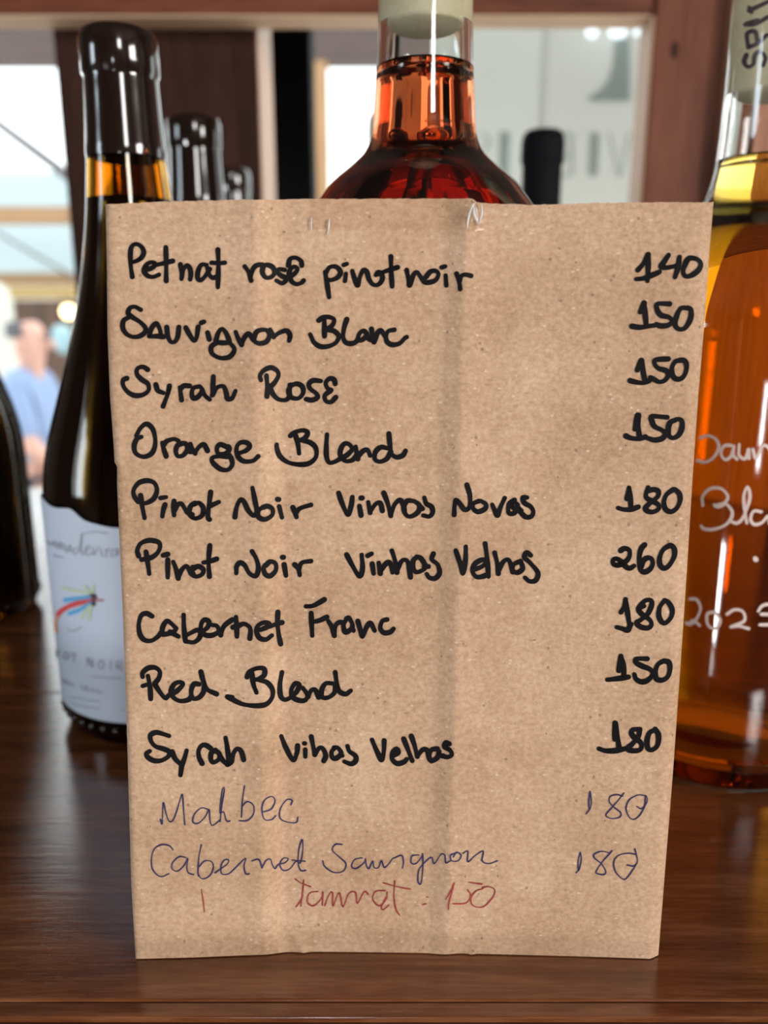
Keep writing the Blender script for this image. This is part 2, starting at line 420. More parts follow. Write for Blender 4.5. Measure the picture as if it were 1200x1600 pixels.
fpart('edge_strip', (-0.72, xp0-0.0025, YB+0.0012, YB+0.0285, zr-0.0012, zr-0.0001), M['daylit_h'], 0.0003, 'underside edge of the top rail, daylight painted in as tan')
fpart('edge_strip', (xp0-0.0022, xp0-0.0001, YB-0.0015, YB+0.0285, 0.0006, zr-0.0014), M['daylit_v'], 0.0003, 'inner edge of the upright, daylight painted in as tan')
# a dark knot in the upright
bm = bmesh.new(); kc = on_y(1054, 78, YB-0.0032)
vs = [bm.verts.new((kc.x+0.0028*math.cos(t), kc.y, kc.z+0.006*math.sin(t))) for t in [2*math.pi*i/20 for i in range(20)]]
bm.faces.new(vs)
o = obj('knot', bm, M['dark_v'], frame); o.matrix_parent_inverse = Matrix.Translation(-Vector(frame.location))

xc0 = on_y(96, 200, 0.692).x; xc1 = on_y(408, 200, 0.692).x
colm = thing('timber_column', 'wide dark brown timber column behind the dark bottles on the left', 'column', ((xc0+xc1)/2, 0.692, 0))
for nm, d, mt in (('column_body', (xc0, xc1-0.0015, 0.692, 0.772, 0.0, 0.449), 'dark_v'), ('edge_strip', (xc1-0.0014, xc1, 0.6925, 0.7715, 0.0, 0.449), 'daylit_v')):
    bm = bmesh.new(); box(bm, *d, bev=0.0004)
    o = obj(nm, bm, M[mt], colm); o.matrix_parent_inverse = Matrix.Translation(-Vector(colm.location))
o['label'] = 'side of the column, daylight painted in as tan'
xk0 = on_y(418, 200, 0.95).x; xk1 = on_y(487, 200, 0.95).x
bm = bmesh.new(); box(bm, xk0, xk1, 0.95, 1.01, FZ, 1.3, bev=0.003)
tag(obj('black_post', bm, M['black']), 'black post outside, just right of the dark brown column', 'post')

# ------------------------------------------------------------------ outdoors: the veranda and terrace
structure('ground', (-8, 8, 0.78, 11, FZ-0.06, FZ-0.005), M['terrace'])
ver = thing('veranda_frame', 'grey brown veranda beam on tan wooden post, seen beyond the opening', 'veranda', (0, 4.2, FZ))
def vpart(name, d, mat):
    bm = bmesh.new(); box(bm, *d, bev=0.003)
    o = obj(name, bm, mat, ver); o.matrix_parent_inverse = Matrix.Translation(-Vector(ver.location)); return o
zb = height_at(94, 4.2)
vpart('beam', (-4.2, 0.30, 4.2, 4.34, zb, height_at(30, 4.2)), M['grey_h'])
vx0 = on_y(478, 200, 4.2).x; vx1 = on_y(512, 200, 4.2).x
vpart('post', (vx0, vx1, 4.2, 4.32, FZ, zb-0.001), M['tan_v'])
vpart('post', (-4.0, -3.86, 4.2, 4.32, FZ, zb-0.001), M['tan_v'])

# banner with mirrored lettering, seen from its back
YBN = 1.30
ban = thing('banner', 'white hanging banner with pale mirrored lettering, right of the rosé bottle neck', 'banner', (0.3, YBN, 0.6))
def ban_part(name, bm, mat):
    o = obj(name, bm, mat, ban); o.matrix_parent_inverse = Matrix.Translation(-Vector(ban.location)); return o
bx0 = on_y(695, 200, YBN).x; bxm = on_y(840, 200, YBN).x; bx1 = on_y(1060, 200, YBN).x
def sheet(bm, x0, x1, y, z0, z1, nx=30, nz=24, amp=0.0022, th=0.0006):
    for side in (0, 1):
        g = [[bm.verts.new((x0+(x1-x0)*i/nx, y+side*th+amp*math.sin(i*0.5+0.2*j)*0.6, z0+(z1-z0)*j/nz)) for i in range(nx+1)] for j in range(nz+1)]
        for j in range(nz):
            for i in range(nx): bm.faces.new((g[j][i], g[j][i+1], g[j+1][i+1], g[j+1][i]))
bm = bmesh.new(); sheet(bm, bx0, bxm+0.006, YBN, -0.25, 0.66, amp=0); ban_part('left_sheet', bm, M['banner'])
bm = bmesh.new(); sheet(bm, bxm, bx1, YBN-0.004, -0.25, 0.66, amp=0); ban_part('right_sheet', bm, M['banner2'])
sb = lambda x, y: on_y(x, y, YBN-0.0052)
sb0 = lambda x, y: on_y(x, y, YBN-0.0012)
def letter(polys, s_):
    bm = bmesh.new()
    for pl in polys: bm.faces.new([bm.verts.new(s_(*p)) for p in pl])
    o = obj('printed_letter', bm, M['bannerink'], ban); o.matrix_parent_inverse = Matrix.Translation(-Vector(ban.location))
def bar(x0, y0, x1, y1, w): return [(x0-w/2, y0), (x0+w/2, y0), (x1+w/2, y1), (x1-w/2, y1)]
letter([[(959, 60), (985, 60), (985, 100), (957, 100)], [(957, 100), (985, 100), (985, 125), (950, 125)], [(950, 125), (985, 125), (985, 140), (938, 140)], [(938, 140), (985, 140), (985, 152), (918, 152)], [(918, 152), (985, 152), (985, 158), (921, 158)]], sb)
letter([[(780, 205), (797, 205), (794, 278), (779, 278)]], sb0)
letter([[(921, 207), (937, 207), (934, 275), (919, 275)]], sb)
letter([[(891, 207), (896, 207), (896, 275), (891, 275)], [(874, 207), (891, 207), (891, 211), (874, 211)], [(878, 241), (891, 241), (891, 245), (878, 245)], [(874, 271), (891, 271), (891, 275), (874, 275)]], sb)
letter([bar(984, 207, 968, 275, 4), bar(952, 207, 966, 275, 4)], sb)
letter([bar(752, 205, 764, 217, 5), bar(764, 217, 762, 230, 5), bar(762, 230, 750, 240, 5)], sb0)
for i, (px, w_, lab) in enumerate(((925, 8, 'leftmost of three small white glowing spots in place of sky gaps above the banner'), (965, 12.5, 'middle and largest of three small white glowing spots in place of sky gaps above the banner'), (996, 5, 'rightmost small white glowing spot in place of a sky gap above the banner, by the upright'))):
    c = on_y(px, 50, YBN-0.03); r = w_*1.25/FPX
    bm = bmesh.new(); bmesh.ops.create_uvsphere(bm, u_segments=24, v_segments=14, radius=1.0)
    for v in bm.verts: v.co = Vector((v.co.x*r, v.co.y*r*0.6, v.co.z*min(r, 0.008)))
    t = thing('sky_gap_glow', lab, 'light', c, 'white glowing spots in place of sky gaps above the banner')  # glowing spheres added in place of sky gaps over the banner
    o = obj('bulb', bm, M['gapglow'], t, smooth=True)  # no real bulb: a gap of bright sky put in as glow
    bm = bmesh.new(); tube(bm, (0, 0, 0.007), (0, 0, 0.05), 0.0015, 8); obj('added_stem', bm, M['metal'], t)

# terrace beyond on the left
fence_y = 6.2
bm = bmesh.new()
for i in range(34):
    x = -5.2+i*0.155; box(bm, x, x+0.148, fence_y, fence_y+0.03, FZ, height_at(468, fence_y))
tag(obj('board_fence', bm, M['fence']), 'brown board fence at the far side of the terrace', 'fence')
def beam(y0, y1, Y, mat, label, x0=-5.0, x1=0.2):
    bm = bmesh.new(); box(bm, x0, x1, Y, Y+0.08, height_at(y1, Y), height_at(y0, Y), bev=0.004)
    return tag(obj('pergola_beam', bm, mat), label, 'beam')
beam(322, 349, 4.6, M['tan_h'], 'upper tan pergola beam outside at the far left')
beam(424, 447, 5.2, M['tan_h'], 'middle tan pergola beam outside, above the yellowish one')
M['yel'] = plain('yellowish_board', (0.46, 0.32, 0.12), 0.6)
beam(448, 467, 5.6, M['yel'], 'lowest yellowish pergola beam above the glowing bulb')
def pole(a, b, Y, r, label):
    bm = bmesh.new(); A = on_y(*a, Y); B = on_y(*b, Y); d = (B-A)
    tube(bm, A-d*1.5, B+d*0.6, r)
    tag(obj('awning_strut', bm, M['metal'], smooth=True), label, 'strut')
pole((0, 195), (100, 270), 3.4, 0.022, 'thick grey sloping awning strut outside at the upper left')
pole((0, 366), (100, 424), 4.9, 0.010, 'thin grey sloping awning strut below the upper tan beam')
bm = bmesh.new(); a0 = on_y(-300, 268, 5.0); a1 = on_y(130, 268, 5.0); zl_ = height_at(426, 5.0)
M['awning'] = cloth_translucent('pale_blue_awning_cloth', (0.66, 0.74, 0.765), 0.5)
box(bm, a0.x, a1.x, 5.0, 5.004, zl_, a0.z)
tag(obj('awning_cloth', bm, M['awning']), 'pale blue-white hanging awning cloth behind the upper tan beam', 'awning')
# lamps hanging from the lowest pergola beam
zbeam = height_at(467, 5.6)
c = on_y(107, 487, 5.64)
t = thing('pendant_lamp', 'glowing warm round bulb hanging over the terrace at the far left', 'lamp', c)
bm = bmesh.new(); bmesh.ops.create_uvsphere(bm, u_segments=24, v_segments=14, radius=0.046); obj('globe', bm, M['bulb'], t, True)
bm = bmesh.new(); tube(bm, (0, 0, 0.044), (0, 0, zbeam-c.z), 0.015); obj('socket', bm, M['black'], t)
c = on_y(97, 528, 5.64)
t = thing('pendant_lamp', 'pale blue rounded lamp shade below the glowing bulb', 'lamp', c)
bm = bmesh.new(); lathe(bm, [(0, 0.088), (0.035, 0.085), (0.06, 0.06), (0.066, 0.0), (0.048, -0.06), (0.024, -0.105), (0, -0.11)], 24); obj('shade', bm, M['paleblue'], t, True)
bm = bmesh.new(); tube(bm, (0, 0, 0.086), (0, 0, zbeam-c.z), 0.004, 8); obj('cord', bm, M['black'], t)
bm = bmesh.new(); x1 = on_y(20, 500, 4.2).x
lathe(bm, [(0, FZ), (0.13, FZ), (0.13, FZ+0.06), (0.10, FZ+0.08), (0.10, height_at(470, 4.2)), (0.085, height_at(452, 4.2)), (0.05, height_at(442, 4.2)), (0, height_at(440, 4.2))], 32)
tag(obj('cream_pillar', bm, M['cream'], smooth=True, loc=(x1-0.10, 4.2, 0)), 'cream rounded pillar behind the seated person at the left edge', 'pillar')

# ------------------------------------------------------------------ the seated person on the terrace
PY = 3.6
pc = on_y(42, 534, PY)
per = thing('person', 'balding person in a light blue shirt seated outside on the terrace at far left', 'person', (pc.x, PY, FZ))
hz = pc.z-FZ
def skinned(name, verts, edges, radii, mat, parent, sub=2):
    me = bpy.data.meshes.new(name); me.from_pydata(verts, edges, [])
    o = bpy.data.objects.new(name, me); COL.objects.link(o); me.materials.append(mat)
    o.parent = parent
    sk = o.modifiers.new('skin', 'SKIN'); sk.use_smooth_shade = True
    for i, r in enumerate(radii):
        d = me.skin_vertices[0].data[i]; d.radius = r if isinstance(r, tuple) else (r, r)
    me.skin_vertices[0].data[0].use_root = True
    s = o.modifiers.new('subsurf', 'SUBSURF'); s.levels = sub; s.render_levels = sub
    return o
# head looks to the right of the photo (+x); body continuous, seated
V = [(0, 0, hz-0.70), (0, 0, hz-0.50), (-0.02, 0.0, hz-0.25), (0.0, 0.0, hz-0.19), (0.012, 0, hz-0.12), (0.015, 0, hz-0.04), (0.012, 0, hz+0.04), (0.0, 0, hz+0.09),
     (-0.02, -0.14, hz-0.20), (0.06, -0.20, hz-0.45), (0.24, -0.14, hz-0.56), (0.31, -0.10, hz-0.56), (-0.02, 0.14, hz-0.20), (0.06, 0.20, hz-0.45), (0.24, 0.14, hz-0.56), (0.31, 0.10, hz-0.56),
     (0.05, -0.09, hz-0.72), (0.44, -0.10, hz-0.70), (0.42, -0.10, hz-1.10), (0.54, -0.10, 0.03), (0.05, 0.09, hz-0.72), (0.44, 0.10, hz-0.70), (0.42, 0.10, hz-1.10), (0.54, 0.10, 0.03)]
V[18] = (0.42, -0.10, 0.06); V[22] = (0.42, 0.10, 0.06)
E = [(0, 1), (1, 2), (2, 3), (3, 4), (4, 5), (5, 6), (6, 7), (2, 8), (8, 9), (9, 10), (10, 11), (2, 12), (12, 13), (13, 14), (14, 15), (0, 16), (16, 17), (17, 18), (18, 19), (0, 20), (20, 21), (21, 22), (22, 23)]
Rr = [(0.13, 0.15), (0.12, 0.14), (0.115, 0.15), (0.055, 0.055), (0.050, 0.048), (0.082, 0.070), (0.088, 0.075), (0.06, 0.055),
      0.06, 0.043, 0.033, 0.022, 0.06, 0.043, 0.033, 0.022, 0.085, 0.06, 0.045, 0.035, 0.085, 0.06, 0.045, 0.035]
skinned('body', V, E, Rr, M['skin'], per)
# shirt and trousers follow the body
sv = [0, 1, 2, 3, 8, 9, 12, 13]; mp_ = {a: i for i, a in enumerate(sv)}
V2 = [V[i] for i in sv]; V2[3] = (-0.015, 0, hz-0.09)
V2[5] = tuple(Vector(V[9])*0.92+Vector(V[8])*0.08); V2[7] = tuple(Vector(V[13])*0.92+Vector(V[12])*0.08)
skinned('shirt', V2, [(0, 1), (1, 2), (2, 3), (2, 4), (4, 5), (2, 6), (6, 7)], [(0.142, 0.162), (0.132, 0.152), (0.127, 0.162), (0.078, 0.078), 0.075, 0.058, 0.075, 0.058], M['shirt'], per)
skinned('trousers', [V[0], V[16], V[17], V[18], V[20], V[21], V[22]], [(0, 1), (1, 2), (2, 3), (0, 4), (4, 5), (5, 6)], [(0.14, 0.16), 0.096, 0.072, 0.058, 0.096, 0.072, 0.058], M['trousers'], per)
def blob(name, c, s, mat, sub=0):
    bm = bmesh.new(); bmesh.ops.create_uvsphere(bm, u_segments=20, v_segments=12, radius=1.0)
    for v in bm.verts: v.co = Vector((c[0]+v.co.x*s[0], c[1]+v.co.y*s[1], c[2]+v.co.z*s[2]))
    return obj(name, bm, mat, per, True)
blob('nose', (0.108, -0.005, hz-0.012), (0.022, 0.014, 0.020), M['skin'])
for sy in (-1, 1):
    blob('ear', (-0.005, sy*0.078, hz-0.01), (0.020, 0.009, 0.030), M['skin'])
    blob('eye', (0.088, sy*0.032, hz+0.018), (0.010, 0.012, 0.008), M['hair'])
    for k in range(4):   # fingers
        skinned('finger', [(0.31, sy*0.10+(k-1.5)*0.017, hz-0.56), (0.35+0.008*(k in (1, 2)), sy*0.10+(k-1.5)*0.018, hz-0.565), (0.38+0.010*(k in (1, 2)), sy*0.10+(k-1.5)*0.018, hz-0.585)], [(0, 1), (1, 2)], [0.009, 0.008, 0.007], M['skin'], per, 1)
    skinned('thumb', [(0.30, sy*0.075, hz-0.555), (0.325, sy*0.055, hz-0.56), (0.35, sy*0.05, hz-0.57)], [(0, 1), (1, 2)], [0.010, 0.009, 0.008], M['skin'], per, 1)
blob('mouth', (0.098, 0, hz-0.052), (0.006, 0.022, 0.005), M['trousers'])
# hair: a band round the back of the head
bm = bmesh.new(); bmesh.ops.create_uvsphere(bm, u_segments=28, v_segments=18, radius=1.0)
for v in list(bm.verts):
    if v.co.x > 0.12 or v.co.z > 0.62 or v.co.z < -0.45: bm.verts.remove(v)
for v in bm.verts: v.co = Vector((0.018+v.co.x*0.106, v.co.y*0.086, hz+0.045+v.co.z*0.085))
obj('hair', bm, M['hair'], per, True)
ch = thing('terrace_chair', 'dark chair under the person in the light blue shirt', 'chair', (pc.x, PY, FZ))
sz = hz-0.835
bm = bmesh.new(); box(bm, -0.20, 0.26, -0.21, 0.21, sz-0.03, sz, bev=0.008); obj('seat', bm, M['chair'], ch)
for sx in (-0.17, 0.23):
    for sy in (-0.18, 0.18):
        bm = bmesh.new(); box(bm, sx-0.02, sx+0.02, sy-0.02, sy+0.02, 0.0, sz-0.031, bev=0.003); obj('leg', bm, M['chair'], ch)
bm = bmesh.new(); box(bm, -0.235, -0.205, -0.20, 0.20, sz-0.02, sz+0.36, bev=0.008); obj('backrest', bm, M['chair'], ch)

# ------------------------------------------------------------------ bottles
def smooth_prof(pts, step=0.003):
    return catmull(pts, step)
def offset_in(prof, t):
    return [(max(r-t, 0.0008), z) for r, z in prof]
def part(name, prof, mat, root, closed=False, segs=80, label=None):
    bm = bmesh.new(); lathe(bm, prof, segs, closed)
    o = obj(name, bm, mat, root, True)
    if label: o['label'] = label
    return o
def bottle_glass(root, outer, t, mat, punt=0.012, base_t=0.002, z_in_top=None):
    """outer runs from the base rim (first) up to the mouth (last); returns the inner profile."""
    r0 = outer[0][0]
    inner = [(r-t, z) for r, z in outer if z > base_t+0.004]
    prof = [(0, punt), (r0*0.45, punt*0.72), (r0*0.78, 0.002), (r0*0.88, 0.0)]+outer
    prof += [(inner[-1][0], outer[-1][1])]+inner[::-1][1:]+[(r0*0.80-t, base_t+0.004), (r0*0.45, punt*0.72+base_t), (0, punt+base_t)]
    part('bottle_glass', prof, mat, root)
    return inner
def liquid_part(root, inner, level, mat, r0, name='wine', punt=0.012, base_t=0.002, eps=0.0002):
    pr = [(0, punt+base_t-eps), (r0*0.45, punt*0.72+base_t-eps), (r0*0.80-0.003, base_t+0.004-eps)]
    top_r = None
    for r, z in inner:
        if z < level: pr.append((r+eps, z)); top_r = r+eps
    pr += [(top_r, level+0.0006), (top_r-0.0006, level), (0, level)]
    return part(name, pr, mat, root)

# --- rosé bottle (clear glass, cork) behind the menu
DR = 0.245
zR = lambda y: height_at(y, DR)
pts = [(74, 0), (74.5, 60), (76, 110), (79, 175), (82, 212), (93, 240), (115, 263), (142, 287), (162, 314), (180, 345), (193, 390)]
up = profile_at(DR, [(y, hw) for hw, y in pts])[::-1]
RB = 0.0400
outer = [(RB*0.93, 0.0008), (RB*0.985, 0.004), (RB, 0.009)]+[(RB, z) for z in (0.02, 0.04, 0.07, 0.10, 0.125)]
outer += smooth_prof([(RB, 0.135)]+up, 0.0022)
zt = 0.292
outer += [(up[-1][0], zt-0.016), (up[-1][0]+0.0012, zt-0.015), (up[-1][0]+0.0012, zt-0.006), (up[-1][0], zt-0.005), (up[-1][0], zt-0.0008), (up[-1][0]-0.0008, zt)]
XR = (664-600)/FPX*(DR*CP-(zR(100)-H)*SP)
rose = thing('wine_bottle', 'clear wide-shouldered bottle of pink-red rosé with a cork, behind the paper menu', 'bottle', (XR, DR, 0.0))
inner = bottle_glass(rose, outer, 0.0024, M['clear'])
liquid_part(rose, inner, zR(110), M['rosewine'], RB)
rn = inner[-8][0]
part('cork', [(0, zR(45)), (rn-0.0006, zR(45)), (rn+0.0002, zR(45)+0.001), (rn+0.0002, zt-0.001), (rn-0.0004, zt+0.004), (rn-0.001, zt+0.005), (0, zt+0.005)], M['cork'], rose)

# --- orange wine bottle at the right edge
DO, RO, XO = 0.2665, 0.0430, 0.119
rneck = 0.0147
z0, z1 = height_at(315, DO), height_at(255, DO)
outer = [(RO*0.93, 0.0008), (RO*0.985, 0.004), (RO, 0.009)]+[(RO, z) for z in (0.02, 0.05, 0.08, 0.11, 0.13)]
outer += smooth_prof([(RO, 0.138), (RO*0.975, 0.149), (RO*0.86, 0.162), (RO*0.62, 0.1735), (RO*0.45, 0.181), (rneck*1.10, 0.190), (rneck*1.02, 0.200), (rneck, 0.215), (rneck, 0.238)], 0.0022)
zt = 0.300
outer += [(rneck, 0.262), (rneck, zt-0.016), (rneck+0.0013, zt-0.015), (rneck+0.0013, zt-0.006), (rneck, zt-0.005), (rneck, zt-0.0008), (rneck-0.0008, zt)]
orange = thing('wine_bottle', 'clear bottle of orange wine with white handwriting at the right edge', 'bottle', (XO, DO, 0.0))
inner = bottle_glass(orange, outer, 0.0026, M['clear'])
liquid_part(orange, inner, height_at(252, DO), M['orangewine'], RO)
zc = height_at(150, DO); rc = rneck-0.0026
ck = part('cork', [(0, zc), (rc-0.0006, zc), (rc+0.0002, zc+0.001), (rc+0.0002, zt-0.001), (rc-0.0004, zt+0.004), (rc-0.001, zt+0.005), (0, zt+0.005)], M['cork'], orange)
so = lambda x, y: on_cylinder(x, y, XO, DO, RO+0.00025)
T = (1060, 640, 140/589)
ink('handwriting', parse('145,185 200,172 250,200 265,250 235,310 180,345 125,335; 345,235 300,240 280,290 310,330 350,300 365,240 362,300 385,325; 400,230 400,300 440,322 462,260 465,322; 490,262 510,322 545,250 570,235 600,262 610,320', *T), 5.0, so, M['chalk'], orange, 'grape name in white paint pen')
ink('handwriting', parse('160,630 160,570 210,520 280,520 325,570 300,620 260,640 235,625; 240,632 310,620 355,680 320,750 240,785 170,785 150,765; 355,740 390,745 430,700 470,580 455,510 430,570 440,690 450,745; 545,672 495,668 475,720 500,755 550,742 590,700 600,750', *T), 5.0, so, M['chalk'], orange, 'second word in white paint pen')
ink('handwriting', parse('75,1245 120,1250 145,1310 110,1390 70,1410 52,1402; 70,1405 100,1385 140,1420; 235,1330 190,1345 195,1415 245,1440 275,1385 235,1330; 320,1345 370,1315 425,1330 432,1390 345,1428; 345,1428 400,1425 462,1440; 525,1325 552,1290 600,1280 640,1300 625,1340 545,1345 600,1350 650,1375 630,1410 535,1415', *T), 4.6, so, M['chalk'], orange, '2023 in white paint pen')
ink('paint_dot', parse('505,980; 508,985', *T), 7, so, M['chalk'], orange)
sk_ = lambda x, y: on_cylinder(x, y, XO, DO, rc+0.0004)
U = (1100, 0, 100/485)
ink('cork_stamp', parse('455,500 470,440 430,395 395,430 385,490 345,510 322,470 338,420; 350,365 420,330 485,270; 350,360 345,262 400,245 415,330; 335,190 400,188 490,135; 345,180 420,160; 360,85 490,20; 362,60 375,95', *U), 6.5, sk_, M['corkink'], ck, 'violet letters stamped on the cork')
# stamp was built in world space: the cork's parent sits at the bottle's foot
bpy.data.objects[[o.name for o in ck.children][0]].matrix_parent_inverse = Matrix.Translation(-Vector((XO, DO, 0)))

# --- dark burgundy bottles
DL = 0.2890
XL = (238-600)/FPX*(DL/CP)
prof_px = [(55, 56), (75, 56), (130, 57.5), (200, 60), (300, 67), (375, 76), (475, 95), (590, 129), (650, 149), (690, 162), (740, 172), (800, 174)]
up = profile_at(DL, [(y, h*(0.96-0.060*(h-56)/118)) for y, h in prof_px])[::-1]
RL = up[0][0]
ztop = height_at(50, DL)
zl = height_at(250, DL)      # lower rim of the capsule
outer = [(RL*0.90, 0.0008), (RL*0.96, 0.003), (RL*0.99, 0.008), (RL, 0.012)]+[(RL, z) for z in (0.02, 0.03, 0.04, 0.05)]
body = smooth_prof([(RL, up[0][1]-0.01)]+up[:-2], 0.0025)
outer += body
rt = body[-1][0]
outer += [(rt, ztop-0.014), (rt+0.0006, ztop-0.013), (rt+0.0007, ztop-0.003), (rt-0.0001, ztop-0.0008), (rt-0.0016, ztop)]
red = thing('wine_bottle', 'dark red wine bottle with a white fly label, left of the paper menu', 'bottle', (XL, DL, 0.0), 'dark wine bottles on the left of the shelf')
inner = bottle_glass(red, outer, 0.0026, M['amber'])
liquid_part(red, inner, height_at(316, DL), M['redwine'], RL)
capp = [(r+0.0003, z) for r, z in outer if z > zl]
part('capsule', [(capp[0][0]-0.0002, zl)]+capp+[(0.004, ztop+0.0004), (0, ztop+0.0004)], M['wax'], red)
# embossed ring of small ridges at the foot of the glass
bm = bmesh.new()
for i in range(46):
    a = 2*math.pi*i/46
    cpt = Vector((math.cos(a)*RL*0.992, math.sin(a)*RL*0.992, 0.008))
    r = bmesh.ops.create_uvsphere(bm, u_segments=8, v_segments=6, radius=0.0011)
    for v in r['verts']: v.co = cpt+Vector((v.co.x, v.co.y, v.co.z*1.3))
obj('foot_ridges', bm, M['wax'], red, True)
red_plain = copy_tree(red)        # the unlabelled ones copy this
# label on the front bottle
RLb = RL+0.0003
ang_l, ang_r = math.radians(158), math.radians(330)
ztl, ztr, zbt = on_cylinder(100, 793, XL, DL, RLb).z, on_cylinder(165, 821, XL, DL, RLb).z, 0.0
zb0 = on_cylinder(150, 1124, XL, DL, RLb).z
a_step = math.atan2(on_cylinder(120, 805, XL, DL, RLb).y-DL, on_cylinder(120, 805, XL, DL, RLb).x-XL) % (2*math.pi)
bm = bmesh.new(); nA = 80; nZ = 14; g = []
for i in range(nA+1):
    a = ang_l+(ang_r-ang_l)*i/nA
    k = 1/(1+math.exp(-(a-a_step)/0.035))
    top = ztl+(ztr-ztl)*k+0.0008*math.sin(a*9)
    g.append([bm.verts.new((math.cos(a)*RLb, math.sin(a)*RLb, zb0+(top-zb0)*j/nZ)) for j in range(nZ+1)])
for i in range(nA):
    for j in range(nZ): bm.faces.new((g[i][j], g[i+1][j], g[i+1][j+1], g[i][j+1]))
lab = obj('label', bm, M['label'], red, True); lab['label'] = 'white paper label with a coloured fishing fly'
sl = lambda x, y: on_cylinder(x, y, XL, DL, RLb+0.0003)
W = (60, 780, 0.25)
def lab_ink(name, s, w, mat, label=None):
    o = ink(name, parse(s, *W), w, sl, mat, lab, label, vary=0.05)
    o.matrix_parent_inverse = Matrix.Translation(-Vector((XL, DL, 0))); return o
def flat(name, col): return plain(name, col, 0.6)
lab_ink('script_lettering', '55,262 75,290 95,262 100,300; 115,268 120,310 140,268 145,315; 160,285 175,330 195,285 200,330; 240,300 215,320 225,345 250,320 270,215 265,320 280,350; 290,325 320,300 300,295 290,330 310,352 330,335; 340,300 345,350 375,295; 385,310 395,350 410,355; 420,310 425,360; 425,330 445,305; 490,315 460,320 455,355 480,350 495,315 495,355; 95,350 120,360 150,365; 285,215 350,205 430,215', 1.7, M['labelink'], 'faint grey script word')
lab_ink('fly_drawing', '325,625 260,650 190,670 140,700 120,725; 300,630 200,665 130,705', 7.5, flat('red_feather', (0.70, 0.07, 0.07)), 'red feather')
lab_ink('fly_drawing', '320,612 240,622 165,632; 325,645 260,690 195,715', 6.5, flat('blue_feather', (0.10, 0.42, 0.75)), 'blue feathers')
lab_ink('fly_drawing', '115,735 105,790 112,825', 5.5, flat('orange_feather', (0.80, 0.40, 0.26)), 'orange feather tip')
lab_ink('fly_drawing', '310,590 240,575 150,555; 325,585 290,545; 340,585 345,540; 320,660 270,740; 330,665 315,755', 4.0, flat('green_hackle', (0.56, 0.68, 0.45)), 'pale green hackle')
lab_ink('fly_drawing', '320,610 335,640 350,612 330,600; 325,650 345,655', 7.5, flat('dark_fly_head', (0.06, 0.015, 0.03)), 'dark fly body')
lab_ink('fly_drawing', '355,625 375,632 405,632', 3.0, flat('pink_fly_beak', (0.45, 0.12, 0.18)))
lab_ink('fly_drawing', '180,810 215,825 270,800', 1.6, M['labelink'])
lab_ink('variety_lettering', '110,940 110,985 130,950; 165,955 155,985 175,1000 190,975 170,955; 205,960 235,970; 220,965 220,1015; 305,1040 305,990 335,1050 335,1000; 390,1005 372,1030 390,1060 410,1035 392,1005; 450,1010 450,1065; 490,1065 490,1015 520,1020 515,1040 490,1040 525,1070', 1.9, M['labelink'], 'grey grape variety in capitals')
lab_ink('small_lettering', '150,1120 155,1150 175,1130 185,1160 200,1145 215,1170; 265,1160 285,1195 300,1165 310,1200 340,1185 345,1205 370,1190 375,1215 405,1200; 340,1110 430,1115 520,1120', 1.3, M['labelink'])
lab_ink('small_lettering', '190,1270 260,1290 380,1310; 190,1235 300,1255 380,1265; 510,1315 545,1320', 1.3, M['labelink'])
# copies further back and to the side
for (x, y, lbl) in ((-0.2185, 0.392, 'dark wine bottle cut off by the left edge of the photo'),
                    (-0.0890, 0.406, 'dark bottle neck right behind the fly-label bottle, the taller of two necks'),
                    (-0.0975, 0.545, 'dark bottle neck rearmost on the left, barely above the paper menu')):
    o = red_plain if lbl.startswith('dark wine') else copy_tree(red_plain)
    o.location = (x, y, 0.0); o['label'] = lbl

# --- bottle with a black capsule
DB = 0.575; ztop = height_at(206, DB)
blk = thing('wine_bottle', 'bottle with a matt black capsule in front of the white banner', 'bottle', (on_y(847, 260, DB).x, DB, 0))
rk = 31*(DB*CP-(ztop-H)*SP)/FPX
outer = [(0.034, 0.0008), (0.0365, 0.004), (0.037, 0.01), (0.037, 0.09), (0.037, 0.15)]+smooth_prof([(0.037, 0.16), (0.034, 0.178), (0.022, 0.196), (rk, 0.205), (rk-0.0008, 0.215), (rk-0.001, ztop-0.003)], 0.003)+[(rk-0.0015, ztop-0.001)]
bottle_glass(blk, outer, 0.0026, M['amber'])
part('wine', [(0, 0.021), (0.03, 0.010), (0.0345, 0.012), (0.0345, 0.155), (0.031, 0.176), (0.018, 0.197), (0, 0.198)], M['redwine'], blk)
part('capsule', [(rk+0.0002, 0.207), (rk, ztop-0.035), (rk, ztop-0.021), (rk+0.0012, ztop-0.019), (rk+0.0012, ztop-0.007), (rk+0.0002, ztop-0.002), (rk-0.002, ztop+0.0003), (0, ztop+0.0003)], M['capsule'], blk)
# --- pale clear bottle behind the rosé neck
DP = 0.535; ztop = height_at(170, DP)
pal = thing('wine_bottle', 'pale bottle half hidden behind the left side of the rosé bottle neck', 'bottle', (0.004, DP, 0))
rk = 0.0142
outer = [(0.034, 0.0008), (0.0365, 0.004), (0.037, 0.01), (0.037, 0.09), (0.037, 0.15)]+smooth_prof([(0.037, 0.16), (0.034, 0.178), (0.022, 0.200), (rk, 0.212), (rk, 0.225), (rk-0.0004, ztop-0.012)], 0.003)+[(rk-0.001, ztop-0.006), (rk-0.003, ztop-0.002)]
bottle_glass(pal, outer, 0.0026, M['clear'])
M['palecap'] = plain('olive_beige_capsule', (0.46, 0.42, 0.30), 0.5)
part('capsule', [(rk+0.0003, 0.214), (rk+0.0003, 0.225), (rk-0.0001, ztop-0.012), (rk-0.0006, ztop-0.006), (rk-0.003, ztop-0.0016), (0, ztop-0.0005)], M['palecap'], pal)
liquid_part(pal, [(r-0.0026, z) for r, z in outer if z > 0.009], 0.200, M['orangewine'], 0.034)

